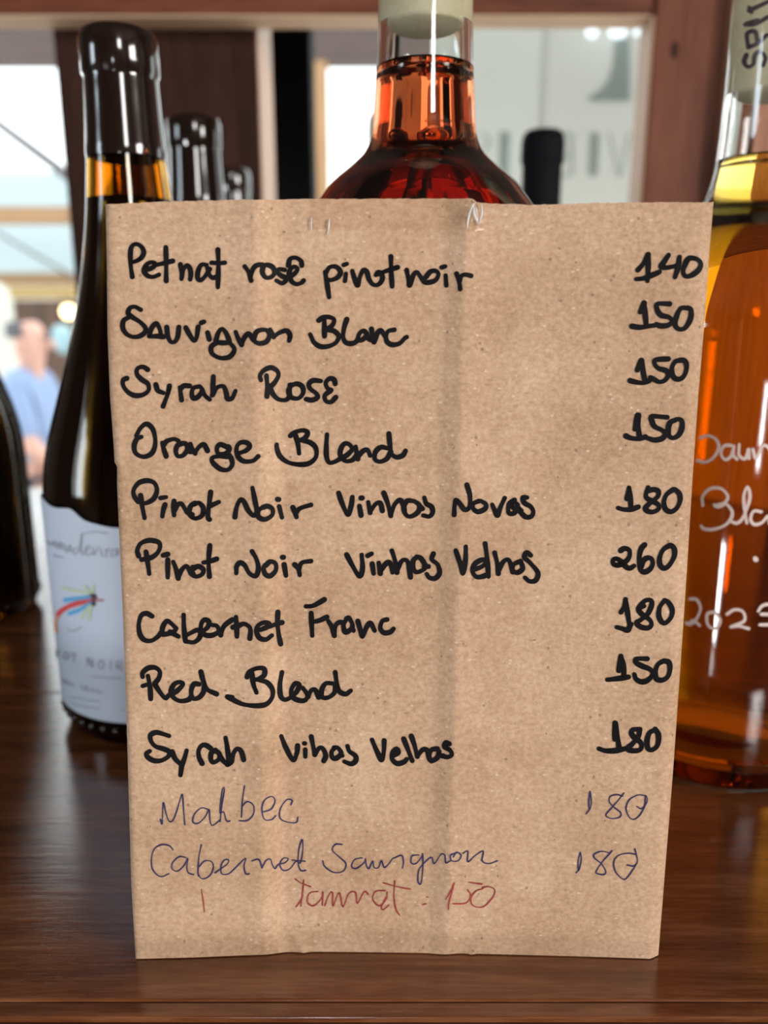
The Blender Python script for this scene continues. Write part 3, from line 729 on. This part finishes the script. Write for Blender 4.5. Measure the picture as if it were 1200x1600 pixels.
# ------------------------------------------------------------------ the kraft paper bag menu
LEAN = math.radians(5.0)
n_ = Vector((0, -math.cos(LEAN), math.sin(LEAN)))
P0 = Vector((0, on_z(600, 1488).y, 0.0))
top_px = [(165, 319), (260, 315), (380, 312), (490, 311), (738, 310), (746, 317), (830, 320), (935, 317), (1030, 316), (1115, 316)]
left_px = [(316, 165), (420, 167), (520, 168), (620, 172), (700, 178), (722, 179), (728, 183), (760, 183), (830, 186), (960, 192), (1100, 197), (1240, 201), (1380, 205), (1500, 212)]
right_px = [(316, 1115), (400, 1108), (500, 1101), (620, 1091), (750, 1082), (880, 1074), (1030, 1064), (1200, 1052), (1350, 1040), (1500, 1028)]
bot_px = [(212, 1500), (330, 1497), (425, 1491), (480, 1488.5), (600, 1488), (740, 1487), (850, 1492), (1028, 1500)]
def bag_s(px, py): return (px-interp(left_px, py))/(interp(right_px, py)-interp(left_px, py))
dtab = [(0.0, 0.0016), (0.006, 0.0024), (0.12, 0.0021), (0.20, 0.0021), (0.247, 0.0027), (0.251, 0.0026), (0.288, 0.0), (0.296, -0.0001), (0.52, -0.0001), (0.56, 0.0001), (0.598, 0.0018), (0.602, 0.0016), (0.64, 0.0011), (0.75, 0.0012), (0.985, 0.0024), (0.996, 0.0019), (1.0, 0.0012)]
def bag_depth(px, py):
    s = min(1.0, max(0.0, bag_s(px, py)))
    d = sum(interp(dtab, min(1, max(0, s+k*0.004)))*w for k, w in ((-1, .25), (0, .5), (1, .25)))
    f = min(1, max(0, (py-1400)/100))**1.5        # the folds open out towards the foot
    d = d*(1-f)+f*interp([(0, 0.0022), (0.12, 0.0018), (0.25, 0.0011), (0.33, 0.0), (0.55, 0.0), (0.63, 0.0003), (0.985, 0.0024), (1, 0.0012)], s)
    # turned-over top flap, gentle waviness and the bottom fold
    d += 0.0005*math.exp(-((py-360)/4.0)**2)
    d -= 0.0005*max(0.0, (358-py)/45.0)
    if 0.29 < s < 0.62: d += 0.00045*min(1, max(0, (py-1428)/10.0))*min(1, (s-0.29)/0.03)*min(1, (0.62-s)/0.03)
    d += 0.00030*math.sin(px*0.011+py*0.006)*math.sin(py*0.0085-px*0.003)
    d -= 0.0009*math.exp(-((px-195)/45.0)**2-((py-790)/110.0)**2)
    d += 0.0004*math.exp(-((px-745)/9.0)**2-((py-325)/14.0)**2)
    # short crumple creases near the foot
    d += 0.0004*math.exp(-(((px-745)-(1478-py)*0.9)/5.0)**2)*(1 if 1440 < py < 1490 else 0)
    d += 0.0003*math.exp(-(((px-470)+(1480-py)*0.6)/7.0)**2)*(1 if 1440 < py < 1490 else 0)
    return d
def bag_pt(px, py, lift=0.0):
    d = ray(px, py); O = Vector((0, 0, H))
    q = P0+n_*(bag_depth(px, py)+lift)
    t = (q-O).dot(n_)/d.dot(n_)
    return O+d*t
bag = thing('paper_bag_menu', 'brown kraft paper bag with a handwritten wine price list, standing on the shelf', 'bag', (0, P0.y, 0))
def bagfix(o):
    o.matrix_parent_inverse = Matrix.Translation(-Vector(bag.location)); return o
NX, NY = 190, 170
bm = bmesh.new(); G = []
for j in range(NY+1):
    row = []
    v = j/NY
    for i in range(NX+1):
        s = i/NX
        xt = 165+950*s; xb = 212+816*s
        yt, yb = interp(top_px, xt), interp(bot_px, xb)
        py = yt+(yb-yt)*v
        if j == 0: py += random.uniform(-0.6, 0.6)
        l, r = interp(left_px, py), interp(right_px, py)
        px = l+(r-l)*s
        p = bag_pt(px, py)
        if j == NY: p.z = 0.0003
        row.append(bm.verts.new(p))
    G.append(row)
back = []
for j in range(NY+1):
    back.append([bm.verts.new(G[j][i].co-n_*(0.0016+interp(dtab, i/NX)*0.8)) for i in (0, NX)])
for j in range(NY):
    for i in range(NX): bm.faces.new((G[j][i], G[j][i+1], G[j+1][i+1], G[j+1][i]))
# back layer, joined along the folded sides
for j in range(NY):
    bm.faces.new((G[j][0], G[j+1][0], back[j+1][0], back[j][0]))
    bm.faces.new((G[j][NX], back[j][1], back[j+1][1], G[j+1][NX]))
    bm.faces.new((back[j][0], back[j+1][0], back[j+1][1], back[j][1]))
o = bagfix(obj('paper', bm, M['kraft'], bag, True))
sbag = lambda x, y: bag_pt(x, y, 0.00012)

A = (160, 300, 340/1200); B = (440, 300, 340/1200); C = (780, 300, 340/1200); D = (160, 550, 340/1200); E_ = (400, 550, 340/1200)
F = (180, 730, 340/1200); G_ = (500, 730, 380/1200); NN = (920, 550, 1/6); OO = (920, 740, 1/6); PP = (900, 900, 200/1067)
Q = (190, 930, 260/1200); RR = (330, 930, 0.25); SS = (200, 1130, 1/6); J = (400, 1120, 340/1200); K = (200, 1220, 320/1200); LL = (440, 1300, 0.3); MM = (840, 1220, 1/6)
MK = 7.6
def write(label, strokes, w=MK, mat='marker', vary=0.12):
    st = []
    for s, tr in strokes: st += parse(s, *tr)
    bagfix(ink('handwriting', st, w, sbag, M[mat], bag, label, vary))
write('"Petnat rosê pinot noir" in black marker', [(
    '165,468 156,400 155,330 165,297 190,287 218,305 228,335 212,365 180,383 160,386; 240,428 270,420 294,400 280,388 255,392 236,412 230,438 250,462 280,468 312,456;'
    '350,305 352,400 352,490; 298,402 340,392 388,380; 430,400 438,440 436,480; 438,470 448,425 468,405 484,425 488,455 484,482;'
    '575,402 545,402 527,440 527,478 545,485 570,460 592,425; 578,415 590,455 608,473 628,468; 637,318 640,400 637,525; 602,390 640,392 675,390;'
    '785,410 805,440 820,488; 815,478 828,430 850,405 885,400; 890,405 882,440 900,470 930,470 950,445 940,415 910,402 888,408;'
    '1005,430 975,425 965,440 985,460 1008,472 1010,490 990,503 960,488; 1030,468 1060,450 1076,425 1060,412 1040,422 1030,450 1042,490 1070,508 1098,500 1110,488; 1026,405 1035,370 1065,362 1095,380 1100,405', A), (
    '240,440 250,500 262,580; 245,445 265,415 300,412 325,440 310,470 275,485 248,482; 343,402 360,396; 355,450 350,490;'
    '390,435 402,475 420,515 432,470 450,432 470,440 482,480 505,510 535,510 556,480 550,450 532,442 520,458; 603,355 605,440 610,520; 530,455 575,436 640,415;'
    '690,430 700,480 706,515 726,460 746,442 765,465 787,495 815,498 850,485 865,455 850,435 820,440 795,470; 883,416 902,410; 905,460 908,515;'
    '965,450 980,500 985,535; 983,490 990,465 1012,455 1045,462', B)])
write('"140" in black marker', [('765,430 795,395 822,345; 822,345 822,420 818,490; 757,480 795,476 840,460 884,441; 935,347 905,392 893,412 925,417 972,408; 995,358 985,420 970,470; 1035,378 1015,430 1025,462 1060,460 1100,430 1112,395 1090,370 1050,365 1028,390', C)], 8.2)
write('"Sauvignon Blanc" in black marker', [(
    '212,650 180,633 152,640 142,668 165,690 205,715 235,745 236,772 205,795 165,798 130,780 112,745 118,708 145,692; 258,795 272,750 298,725 318,760 324,800; 258,797 300,795 338,798;'
    '355,745 360,790 376,825 400,825 416,795 422,745; 460,748 480,785 505,820 520,800 528,745; 545,722 560,716; 580,775 590,812;'
    '625,822 640,775 660,755 682,778 700,820; 630,828 665,832 698,830; 700,828 728,868 702,908 650,915 605,890 602,852 635,830; 735,772 750,810 768,842; 768,838 785,800 808,782 832,818;'
    '838,800 850,772 880,760 910,765 920,795 905,825 870,835 842,825 838,800; 925,758 940,785 945,800; 945,798 975,777 1015,765 1035,790 1030,820', A), (
    '205,708 230,692 265,690 290,705 280,735 258,752 240,758; 236,705 236,750 237,795; 250,760 290,767 315,795 300,830 260,850 215,852 180,830 165,800 158,785;'
    '360,702 345,750 340,800 355,830 390,835 415,820 430,780 455,766 470,790 445,815 422,820; 470,785 480,808 492,815; 496,755 502,800 510,830 528,780 548,763 566,790 574,800; 622,760 590,767 576,792 582,825 610,842 650,835 680,806 690,800', B)])
write('"150" beside the second line', [('778,662 800,612; 800,612 806,680 812,742; 732,740 780,746 855,735; 940,617 872,618 874,655 895,680 935,690 955,713 930,735 890,738 868,730; 1042,640 1002,642 977,690 970,730 990,755 1025,750 1055,700 1058,650 1040,637', C)], 8.2)
write('"Syrah Rosé" in black marker', [(
    '250,97 225,82 195,90 190,120 215,150 250,175 255,210 225,235 180,240 140,220 115,185 115,155 135,145; 295,180 306,212 337,226; 370,187 360,232 335,300; 427,195 437,265; 432,205 448,187 482,187;'
    '535,190 505,197 493,225 502,255 530,245 550,210 538,190; 550,208 566,240 592,262; 612,135 607,240; 607,237 632,197 668,190 684,230 690,258 715,255 734,215;'
    '875,155 870,130 890,102 930,86 965,105 970,135 945,175 925,190; 905,130 910,190 908,245; 925,192 940,230 970,260 1010,265 1030,250', D), (
    '195,180 180,215 195,250 235,255 260,225 255,190 225,175 195,185; 186,180 186,240; 357,160 315,157 292,177 300,203 332,228 340,250 310,265 277,260; 437,175 430,152 405,147 385,170 395,200 415,210; 412,213 380,240 386,270 415,275 440,250', E_)])
write('"150" beside the third line', [('455,170 475,120 492,78; 500,75 510,180 527,272; 388,268 420,277 500,290 560,275 582,245; 745,65 625,75 622,120 660,155 725,175 745,215 715,265 660,280 610,255 580,242; 862,78 812,90 780,150 790,225 830,255 880,240 912,180 915,110 890,78 855,76', NN)], 8.0)
write('"Orange Blend" in black marker', [(
    '215,468 190,480 175,520 186,560 230,578 275,555 292,500 280,430 245,397 210,420 188,462; 330,500 340,540 352,575; 337,515 355,492 395,480 420,490; 440,505 415,515 405,545 415,573 445,570 470,535 460,507 440,502; 468,520 480,548 497,548;'
    '485,507 497,535 512,560; 512,552 535,522 560,510 580,545; 690,525 650,510 632,530 640,560 680,560 700,537 695,522; 690,557 712,590 715,625 690,650 650,645 610,610 605,585 640,575 690,577; 745,560 790,545 812,520 795,500 760,500 740,530 747,575 780,602 830,600 860,575', D), (
    '190,462 215,442 260,432 285,445 270,475 243,487; 215,450 230,500 238,560; 260,490 300,500 330,530 330,580 290,615 230,620 170,605 130,570 115,525 115,510; 392,455 388,520 390,580 405,610 435,605 462,590 500,570 530,537 515,510 490,505 470,530 465,570 490,600 530,597 556,570;'
    '550,522 556,560 562,590; 562,577 590,547 615,540 630,572; 730,532 690,525 660,550 655,588 680,605 720,590 744,550; 733,450 740,520 747,560 775,580 810,570 825,545', E_)])
write('"150" beside the fourth line', [('432,725 445,650 458,592; 468,592 465,700 475,800; 348,787 390,805 470,815 532,795; 735,612 595,605 595,655 620,700 690,735 715,770 690,810 620,825 560,810 530,797; 812,640 765,660 745,720 755,788 800,805 850,770 875,700 870,642 832,630 800,642', NN)], 8.2)
write('"Pinot Noir Vinhas Novas" in black marker', [(
    '128,190 105,160 102,125 130,87 175,74 215,87 230,125 215,170 180,195 150,200; 140,155 150,220 162,280; 250,170 280,165; 275,207 266,235 260,272; 325,187 322,225 325,265; 325,242 345,207 366,202 386,232 398,250 425,262;'
    '440,197 415,217 410,260 440,283 480,265 485,222 460,197 435,207; 527,137 517,215 512,275 520,288; 520,215 572,192; 660,275 670,220 690,180 710,190 735,240 765,268 780,240 770,180 757,114;'
    '820,217 790,240 790,273 825,288 865,265 868,232 842,215 815,222; 896,177 902,178; 905,217 920,277; 980,222 992,250 1000,275; 996,252 1020,227 1080,208', F), (
    '92,127 110,180 138,235 154,190 160,147; 203,152 208,152; 195,192 203,238; 238,172 248,225; 250,215 275,182 298,177 308,215; 315,127 335,180 350,240; 350,230 370,182 395,162 410,182 418,215;'
    '460,167 430,167 413,200 425,235 450,243 485,220 490,187 465,167; 490,190 505,205; 515,150 525,180 550,195 556,223 540,243 510,238; 662,235 664,190 670,162 690,180 715,210 738,195 740,140 725,87;'
    '785,167 757,180 757,205 780,220 815,205 818,182 795,167; 850,185 862,212 876,238 890,200 912,152; 960,162 932,182 932,225 960,225 975,187 950,172; 942,190 958,205; 975,195 995,215; 1022,150 1002,150 1008,175 1040,195 1053,220 1043,243 1015,245 985,217', G_)])
write('"180" beside the fifth line', [('358,235 378,132; 378,132 390,220 395,310; 275,322 330,337 400,335 465,312; 557,130 537,190 545,230 600,260 650,290 655,330 610,358 560,355 530,327 560,290 610,250 650,210 650,162 600,150 560,165; 792,150 732,195 705,260 717,328 765,358 820,330 855,260 850,192 802,147 770,165', OO)], 7.8)
write('"Pinot Noir Vinhas Velhas" in black marker', [(
    '130,490 122,460 140,422 185,404 235,412 248,435 235,470 200,498 145,510; 170,467 180,530 188,588; 265,486 290,480; 290,510 290,608; 320,522 335,560 348,613; 348,602 370,562 394,545 410,570 430,588; 430,552 415,580 445,603 480,590 485,562 455,547 425,567;'
    '522,432 515,520 520,603; 487,526 520,520 560,506; 668,585 670,547 690,527 715,542 740,585 775,600 790,560 780,510 755,464; 845,525 820,550 827,588 855,600 885,570 885,532 855,521 830,542; 923,497 928,497; 932,537 942,598; 990,537 1010,560 1018,595; 1013,562 1030,527 1080,518', F), (
    '132,432 160,485 195,538 210,500 206,432; 235,437 255,427; 258,477 265,525; 290,472 298,525; 300,512 325,477 345,472 358,520; 355,412 370,460 380,520; 380,507 405,462 430,462 440,500 447,543; 480,442 460,462 460,500 480,518 520,495 500,452 478,442; 515,490 535,490;'
    '560,427 552,455 580,480 590,520 570,548 540,545 527,527; 670,412 690,470 705,525 718,460 720,392; 760,505 800,490 820,467 800,457 765,477 752,510 770,540 800,540 826,530; 815,377 825,450 832,540; 862,422 875,475 880,525; 880,512 905,467 930,457 945,490 952,517;'
    '980,467 955,482 952,510 975,520 1000,500 990,462; 1040,435 1020,422 1010,445 1040,475 1075,520 1065,558 1035,563 1012,545', G_)])
write('"260" in black marker', [('300,722 335,702 380,720 380,780 340,830 280,858 235,850 227,815 255,797 300,820 345,870 385,888 425,865; 525,667 490,710 472,800 482,890 520,923 570,900 600,850 590,802 550,790 510,820 495,870; 757,675 702,710 667,780 667,850 705,888 755,860 800,780 803,712 770,672 735,687', OO)], 8.0)
write('"Cabernet Franc" in black marker', [(
    '220,152 180,132 142,147 124,210 132,280 165,323 215,328 260,300 290,265; 290,268 300,222 325,187 350,197 395,240; 300,283 350,275 390,252; 350,265 410,298; 447,142 450,230 460,330; 460,332 520,340 560,310 570,270 545,252 500,272 465,290;'
    '572,270 620,232 630,192 600,177 577,202 572,250 600,285 650,290 700,268; 655,215 690,225 715,288; 715,287 740,222 798,177; 825,157 830,230 832,298; 802,232 830,220; 835,227 880,207 920,227 930,260 925,312;'
    '1000,250 1045,232 1065,207 1030,197 987,217 972,255 992,305 1040,320 1085,290; 1128,122 1125,200 1135,290 1148,352; 1065,228 1120,207 1158,197', Q), (
    '592,70 640,65 708,27; 625,112 628,180 632,253; 640,167 680,157 723,137; 732,162 755,200 770,253; 770,242 777,192 800,170 825,172; 847,150 827,185 837,230 865,220 885,192 862,142 845,147; 880,192 890,222; 917,162 930,210 945,260 970,202 995,175 1022,222; 1100,152 1070,162 1057,205 1080,235 1120,230 1140,210', RR)])
write('"180" beside the seventh line', [('302,1300 330,1250 345,1178; 345,1178 360,1280 382,1420; 262,1440 320,1455 365,1470 385,1432 398,1412; 520,1242 475,1262 468,1280 500,1320 570,1370 588,1418 555,1448 490,1438 447,1400 490,1370 550,1320 588,1240 585,1192 540,1187 497,1220 468,1262; 712,1190 667,1250 657,1330 682,1388 720,1400 770,1350 783,1280 750,1212 712,1187', OO)], 7.8)
write('"Red Blend" in black marker', [(
    '152,590 152,560 190,527 240,522 275,550 270,595 240,637; 190,582 205,660 210,748; 152,655 185,645; 240,642 270,690 315,743 342,722 400,690 443,642 420,627 380,642 357,690 372,735 420,763 480,755 505,730; 560,642 522,642 502,690 512,743 555,740 590,700 595,652; 572,552 590,620 620,680 685,713;'
    '905,590 922,552 980,527 1028,532 1030,575 992,603 967,610; 940,562 950,640 973,703; 990,612 1050,630 1088,680 1085,740 1040,788 960,798 870,785 800,752 762,732 800,735', Q), (
    '443,482 430,560 435,630 460,653 495,640 535,602 550,562 525,552 502,590 507,635 550,658 590,655 607,620; 572,580 592,605 607,635; 607,635 625,597 650,592 672,638; 760,552 717,552 692,590 692,635 730,640 770,610 777,562; 775,482 785,550 800,600 840,618 873,597', RR)])
write('"150" beside the eighth line', [('357,790 375,668; 375,668 395,740 400,840; 262,865 340,857 438,842; 595,690 502,692 502,722 550,750 620,780 638,820 600,868 550,883 502,860 487,820; 727,710 682,740 662,800 672,858 720,868 765,840 783,780 775,722 735,707', PP)], 8.0)
write('"Syrah Vihas Velhas" in black marker', [(
    '385,120 330,102 265,87 212,112 217,170 260,218 330,240 385,267 380,310 320,348 250,353 190,323 172,287 205,262; 415,267 440,330 490,383; 550,257 530,330 505,400 492,488; 695,378 667,320 662,260 690,212 730,207 775,235;'
    '820,252 782,280 777,340 800,368 850,340 858,290 820,257; 860,302 890,350 930,388; 915,137 930,220 940,300 945,380; 932,388 970,360 987,290 1020,242 1060,262 1085,343', SS), (
    '140,107 165,170 205,240 225,202 230,160; 266,147 270,147; 272,182 272,220; 305,110 315,160 325,210; 325,207 350,172 370,177 385,215 374,243; 435,172 417,195 422,225 445,228 470,202 452,172 430,170; 465,205 477,215; 505,162 515,190 548,215 550,243 525,260 487,247;'
    '640,127 665,185 692,238 705,192 707,132; 755,215 785,197 775,177 752,197 752,235 780,258 815,250 832,234; 815,122 838,180 862,243; 857,107 875,160 890,220; 890,217 920,182 945,187 955,230 967,246; 1000,177 970,182 957,210 967,243 1000,225 1010,192; 1005,207 1030,220; 1067,150 1047,143 1040,165 1070,185 1080,210 1055,223 1030,215', J)])
write('"180" beside the ninth line', [('325,1360 325,1228; 327,1228 345,1330 360,1440; 192,1440 250,1458 340,1455 420,1437; 535,1277 477,1282 462,1310 490,1350 540,1390 543,1440 500,1458 440,1450 432,1435 470,1400 520,1340 530,1282; 660,1282 612,1310 592,1380 602,1440 640,1448 680,1410 688,1330 662,1277', PP)], 8.2)
PW = 2.1
write('"Malbec" in blue ballpoint', [(
    '190,225 200,250 207,130 225,200 245,240 270,220 300,130 318,80 325,160 333,258; 470,168 430,160 390,195 380,240 410,250 450,215 475,170 480,230 495,262 540,230; 540,240 552,130 565,50 555,45 545,110 540,190 560,182 578,235 597,235; 683,30 670,120 665,215; 668,150 700,122 735,145 735,195 700,232 650,235;'
    '785,185 840,165 862,115 840,92 800,115 785,165 800,225 840,228 866,205; 955,140 962,115 930,112 895,160 890,215 925,240 985,245 995,215', K)], PW, 'bluepen', 0.2)
write('"180" beside Malbec, blue ballpoint', [('490,100 480,200 488,270 505,200 492,100; 488,270 455,310; 800,145 740,130 680,150 675,200 720,250 780,300 770,340 700,355 640,325 690,260 760,180 810,115; 1015,140 940,135 860,180 830,260 860,340 905,362 960,320 1010,230 1030,180 1012,140 1005,230 970,262 930,240', MM)], PW, 'bluepen', 0.2)
write('"Cabernet Sauvignon" in blue ballpoint', [(
    '265,405 240,380 195,375 155,400 138,455 145,520 190,562 240,545; 340,450 300,445 262,480 258,515 290,530 330,495 350,455 345,510 355,540 385,550; 430,375 415,450 410,540 418,555; 415,505 450,470 490,475 500,510 480,555 440,575 410,555; 510,540 545,515 580,490 590,465 565,465 545,500 550,545 590,545 630,510 660,480 690,455 680,500 690,545 712,545;'
    '725,470 760,460 775,475 785,512; 785,510 810,467 835,460 845,490 862,515 880,492 920,480 940,457 910,455 890,490 910,525 950,515 985,472 1010,480 1025,400 1020,345 1002,400 997,480 1012,525 1042,525; 960,465 1040,472', K), (
    '315,65 280,65 265,95 300,130 335,165 320,205 270,210 225,180 215,150; 420,135 380,145 365,180 390,190 430,160 437,140 442,175 455,190 475,152 482,185 505,185 520,150 535,185 560,165 577,140 590,135 625,122 635,155 630,190;'
    '715,120 680,125 675,160 700,165 730,130 735,115 735,200 725,270 710,255 715,200 740,165 780,132 795,165 830,117 850,122 855,160 880,150; 910,110 880,122 887,150 920,150 935,122 912,106 895,130; 945,112 970,100 970,155 1010,122 1050,100 1045,150 1080,165 1125,150', LL)], PW, 'bluepen', 0.2)
write('"180" beside Cabernet Sauvignon, blue ballpoint', [('400,670 380,760 385,840 410,740 402,670; 385,840 360,865; 670,675 600,662 530,690 535,725 600,780 640,850 620,880 560,870 550,850 600,770 670,690 700,655; 915,690 850,680 760,700 715,760 730,850 790,915 830,918 890,840 935,760 930,710 912,640; 935,770 900,800 840,790', MM)], PW, 'bluepen', 0.2)
write('"Tannat : 150" in red ballpoint', [(
    '70,245 100,265 150,285; 115,250 110,310 100,387; 75,390 95,365 112,330; 190,310 145,320 135,365 165,385 205,350 215,312 212,382; 225,385 245,332 265,315 268,385 300,317 320,390 350,322 385,315 395,372 430,312 452,325; 540,305 490,310 475,350 510,385 545,350 550,312; 545,340 520,390 530,405 560,380; 590,255 585,330 595,400 615,435; 530,265 600,285 670,298;'
    '757,338 764,341; 735,379 752,374; 900,265 872,370 870,405; 855,350 880,310 900,267; 895,375 960,370 985,332 970,302; 975,262 1045,272; 1050,295 1010,310 985,350 1000,385 1050,390 1100,340 1110,302 1080,285 1045,290', LL)], PW, 'redpen', 0.2)
write('short red pen tick', [('430,635 440,700 448,770', K)], 1.6, 'redpen', 0.2)

# clear tape over the top edge, with two pinched wrinkles
bm = bmesh.new(); g = []
for j in range(9):
    g.append([bm.verts.new(bag_pt(484+(756-484)*i/40, (interp(top_px, 484+(756-484)*i/40)-1.5)+(361-311)*j/8, 0.0003)) for i in range(41)])
for j in range(8):
    for i in range(40): bm.faces.new((g[j][i], g[j][i+1], g[j+1][i+1], g[j+1][i]))
tp = bagfix(obj('clear_tape', bm, M['tape'], bag, True)); tp['label'] = 'strip of clear tape along the top edge'
def wrinkle(pts, r):
    bm = bmesh.new(); pl = catmull([tuple(bag_pt(x, y, l)) for x, y, l in pts], 0.0004)
    k = 8; rings = []
    for i, p in enumerate(pl):
        t = Vector(pl[min(i+1, len(pl)-1)])-Vector(pl[max(i-1, 0)]); u = t.orthogonal().normalized(); v = t.normalized().cross(u)
        rr = r*(0.25+0.75*math.sin(math.pi*min(1, (i+0.5)/len(pl))))
        rings.append([bm.verts.new(Vector(p)+(u*math.cos(a)+v*math.sin(a))*rr) for a in [2*math.pi*q/k for q in range(k)]])
    for a, b in zip(rings, rings[1:]):
        for q in range(k): bm.faces.new((a[q], a[(q+1) % k], b[(q+1) % k], b[q]))
    bm.faces.new(rings[0]); bm.faces.new(rings[-1])
    w = bagfix(obj('tape_wrinkle', bm, M['tapeglint'], bag, True))
wrinkle([(730, 358, 0.0004), (732, 340, 0.0008), (738, 322, 0.0012), (744, 316, 0.0010)], 0.00026)
wrinkle([(740, 318, 0.0010), (741, 335, 0.0012), (747, 350, 0.0007)], 0.00026)
wrinkle([(752, 318, 0.0008), (753, 332, 0.0010), (748, 352, 0.0006)], 0.00024)
wrinkle([(515, 341, 0.0004), (514, 352, 0.0006), (512, 366, 0.0004)], 0.00022)
wrinkle([(487, 338, 0.0004), (486, 350, 0.0005), (487, 360, 0.0004)], 0.00016)
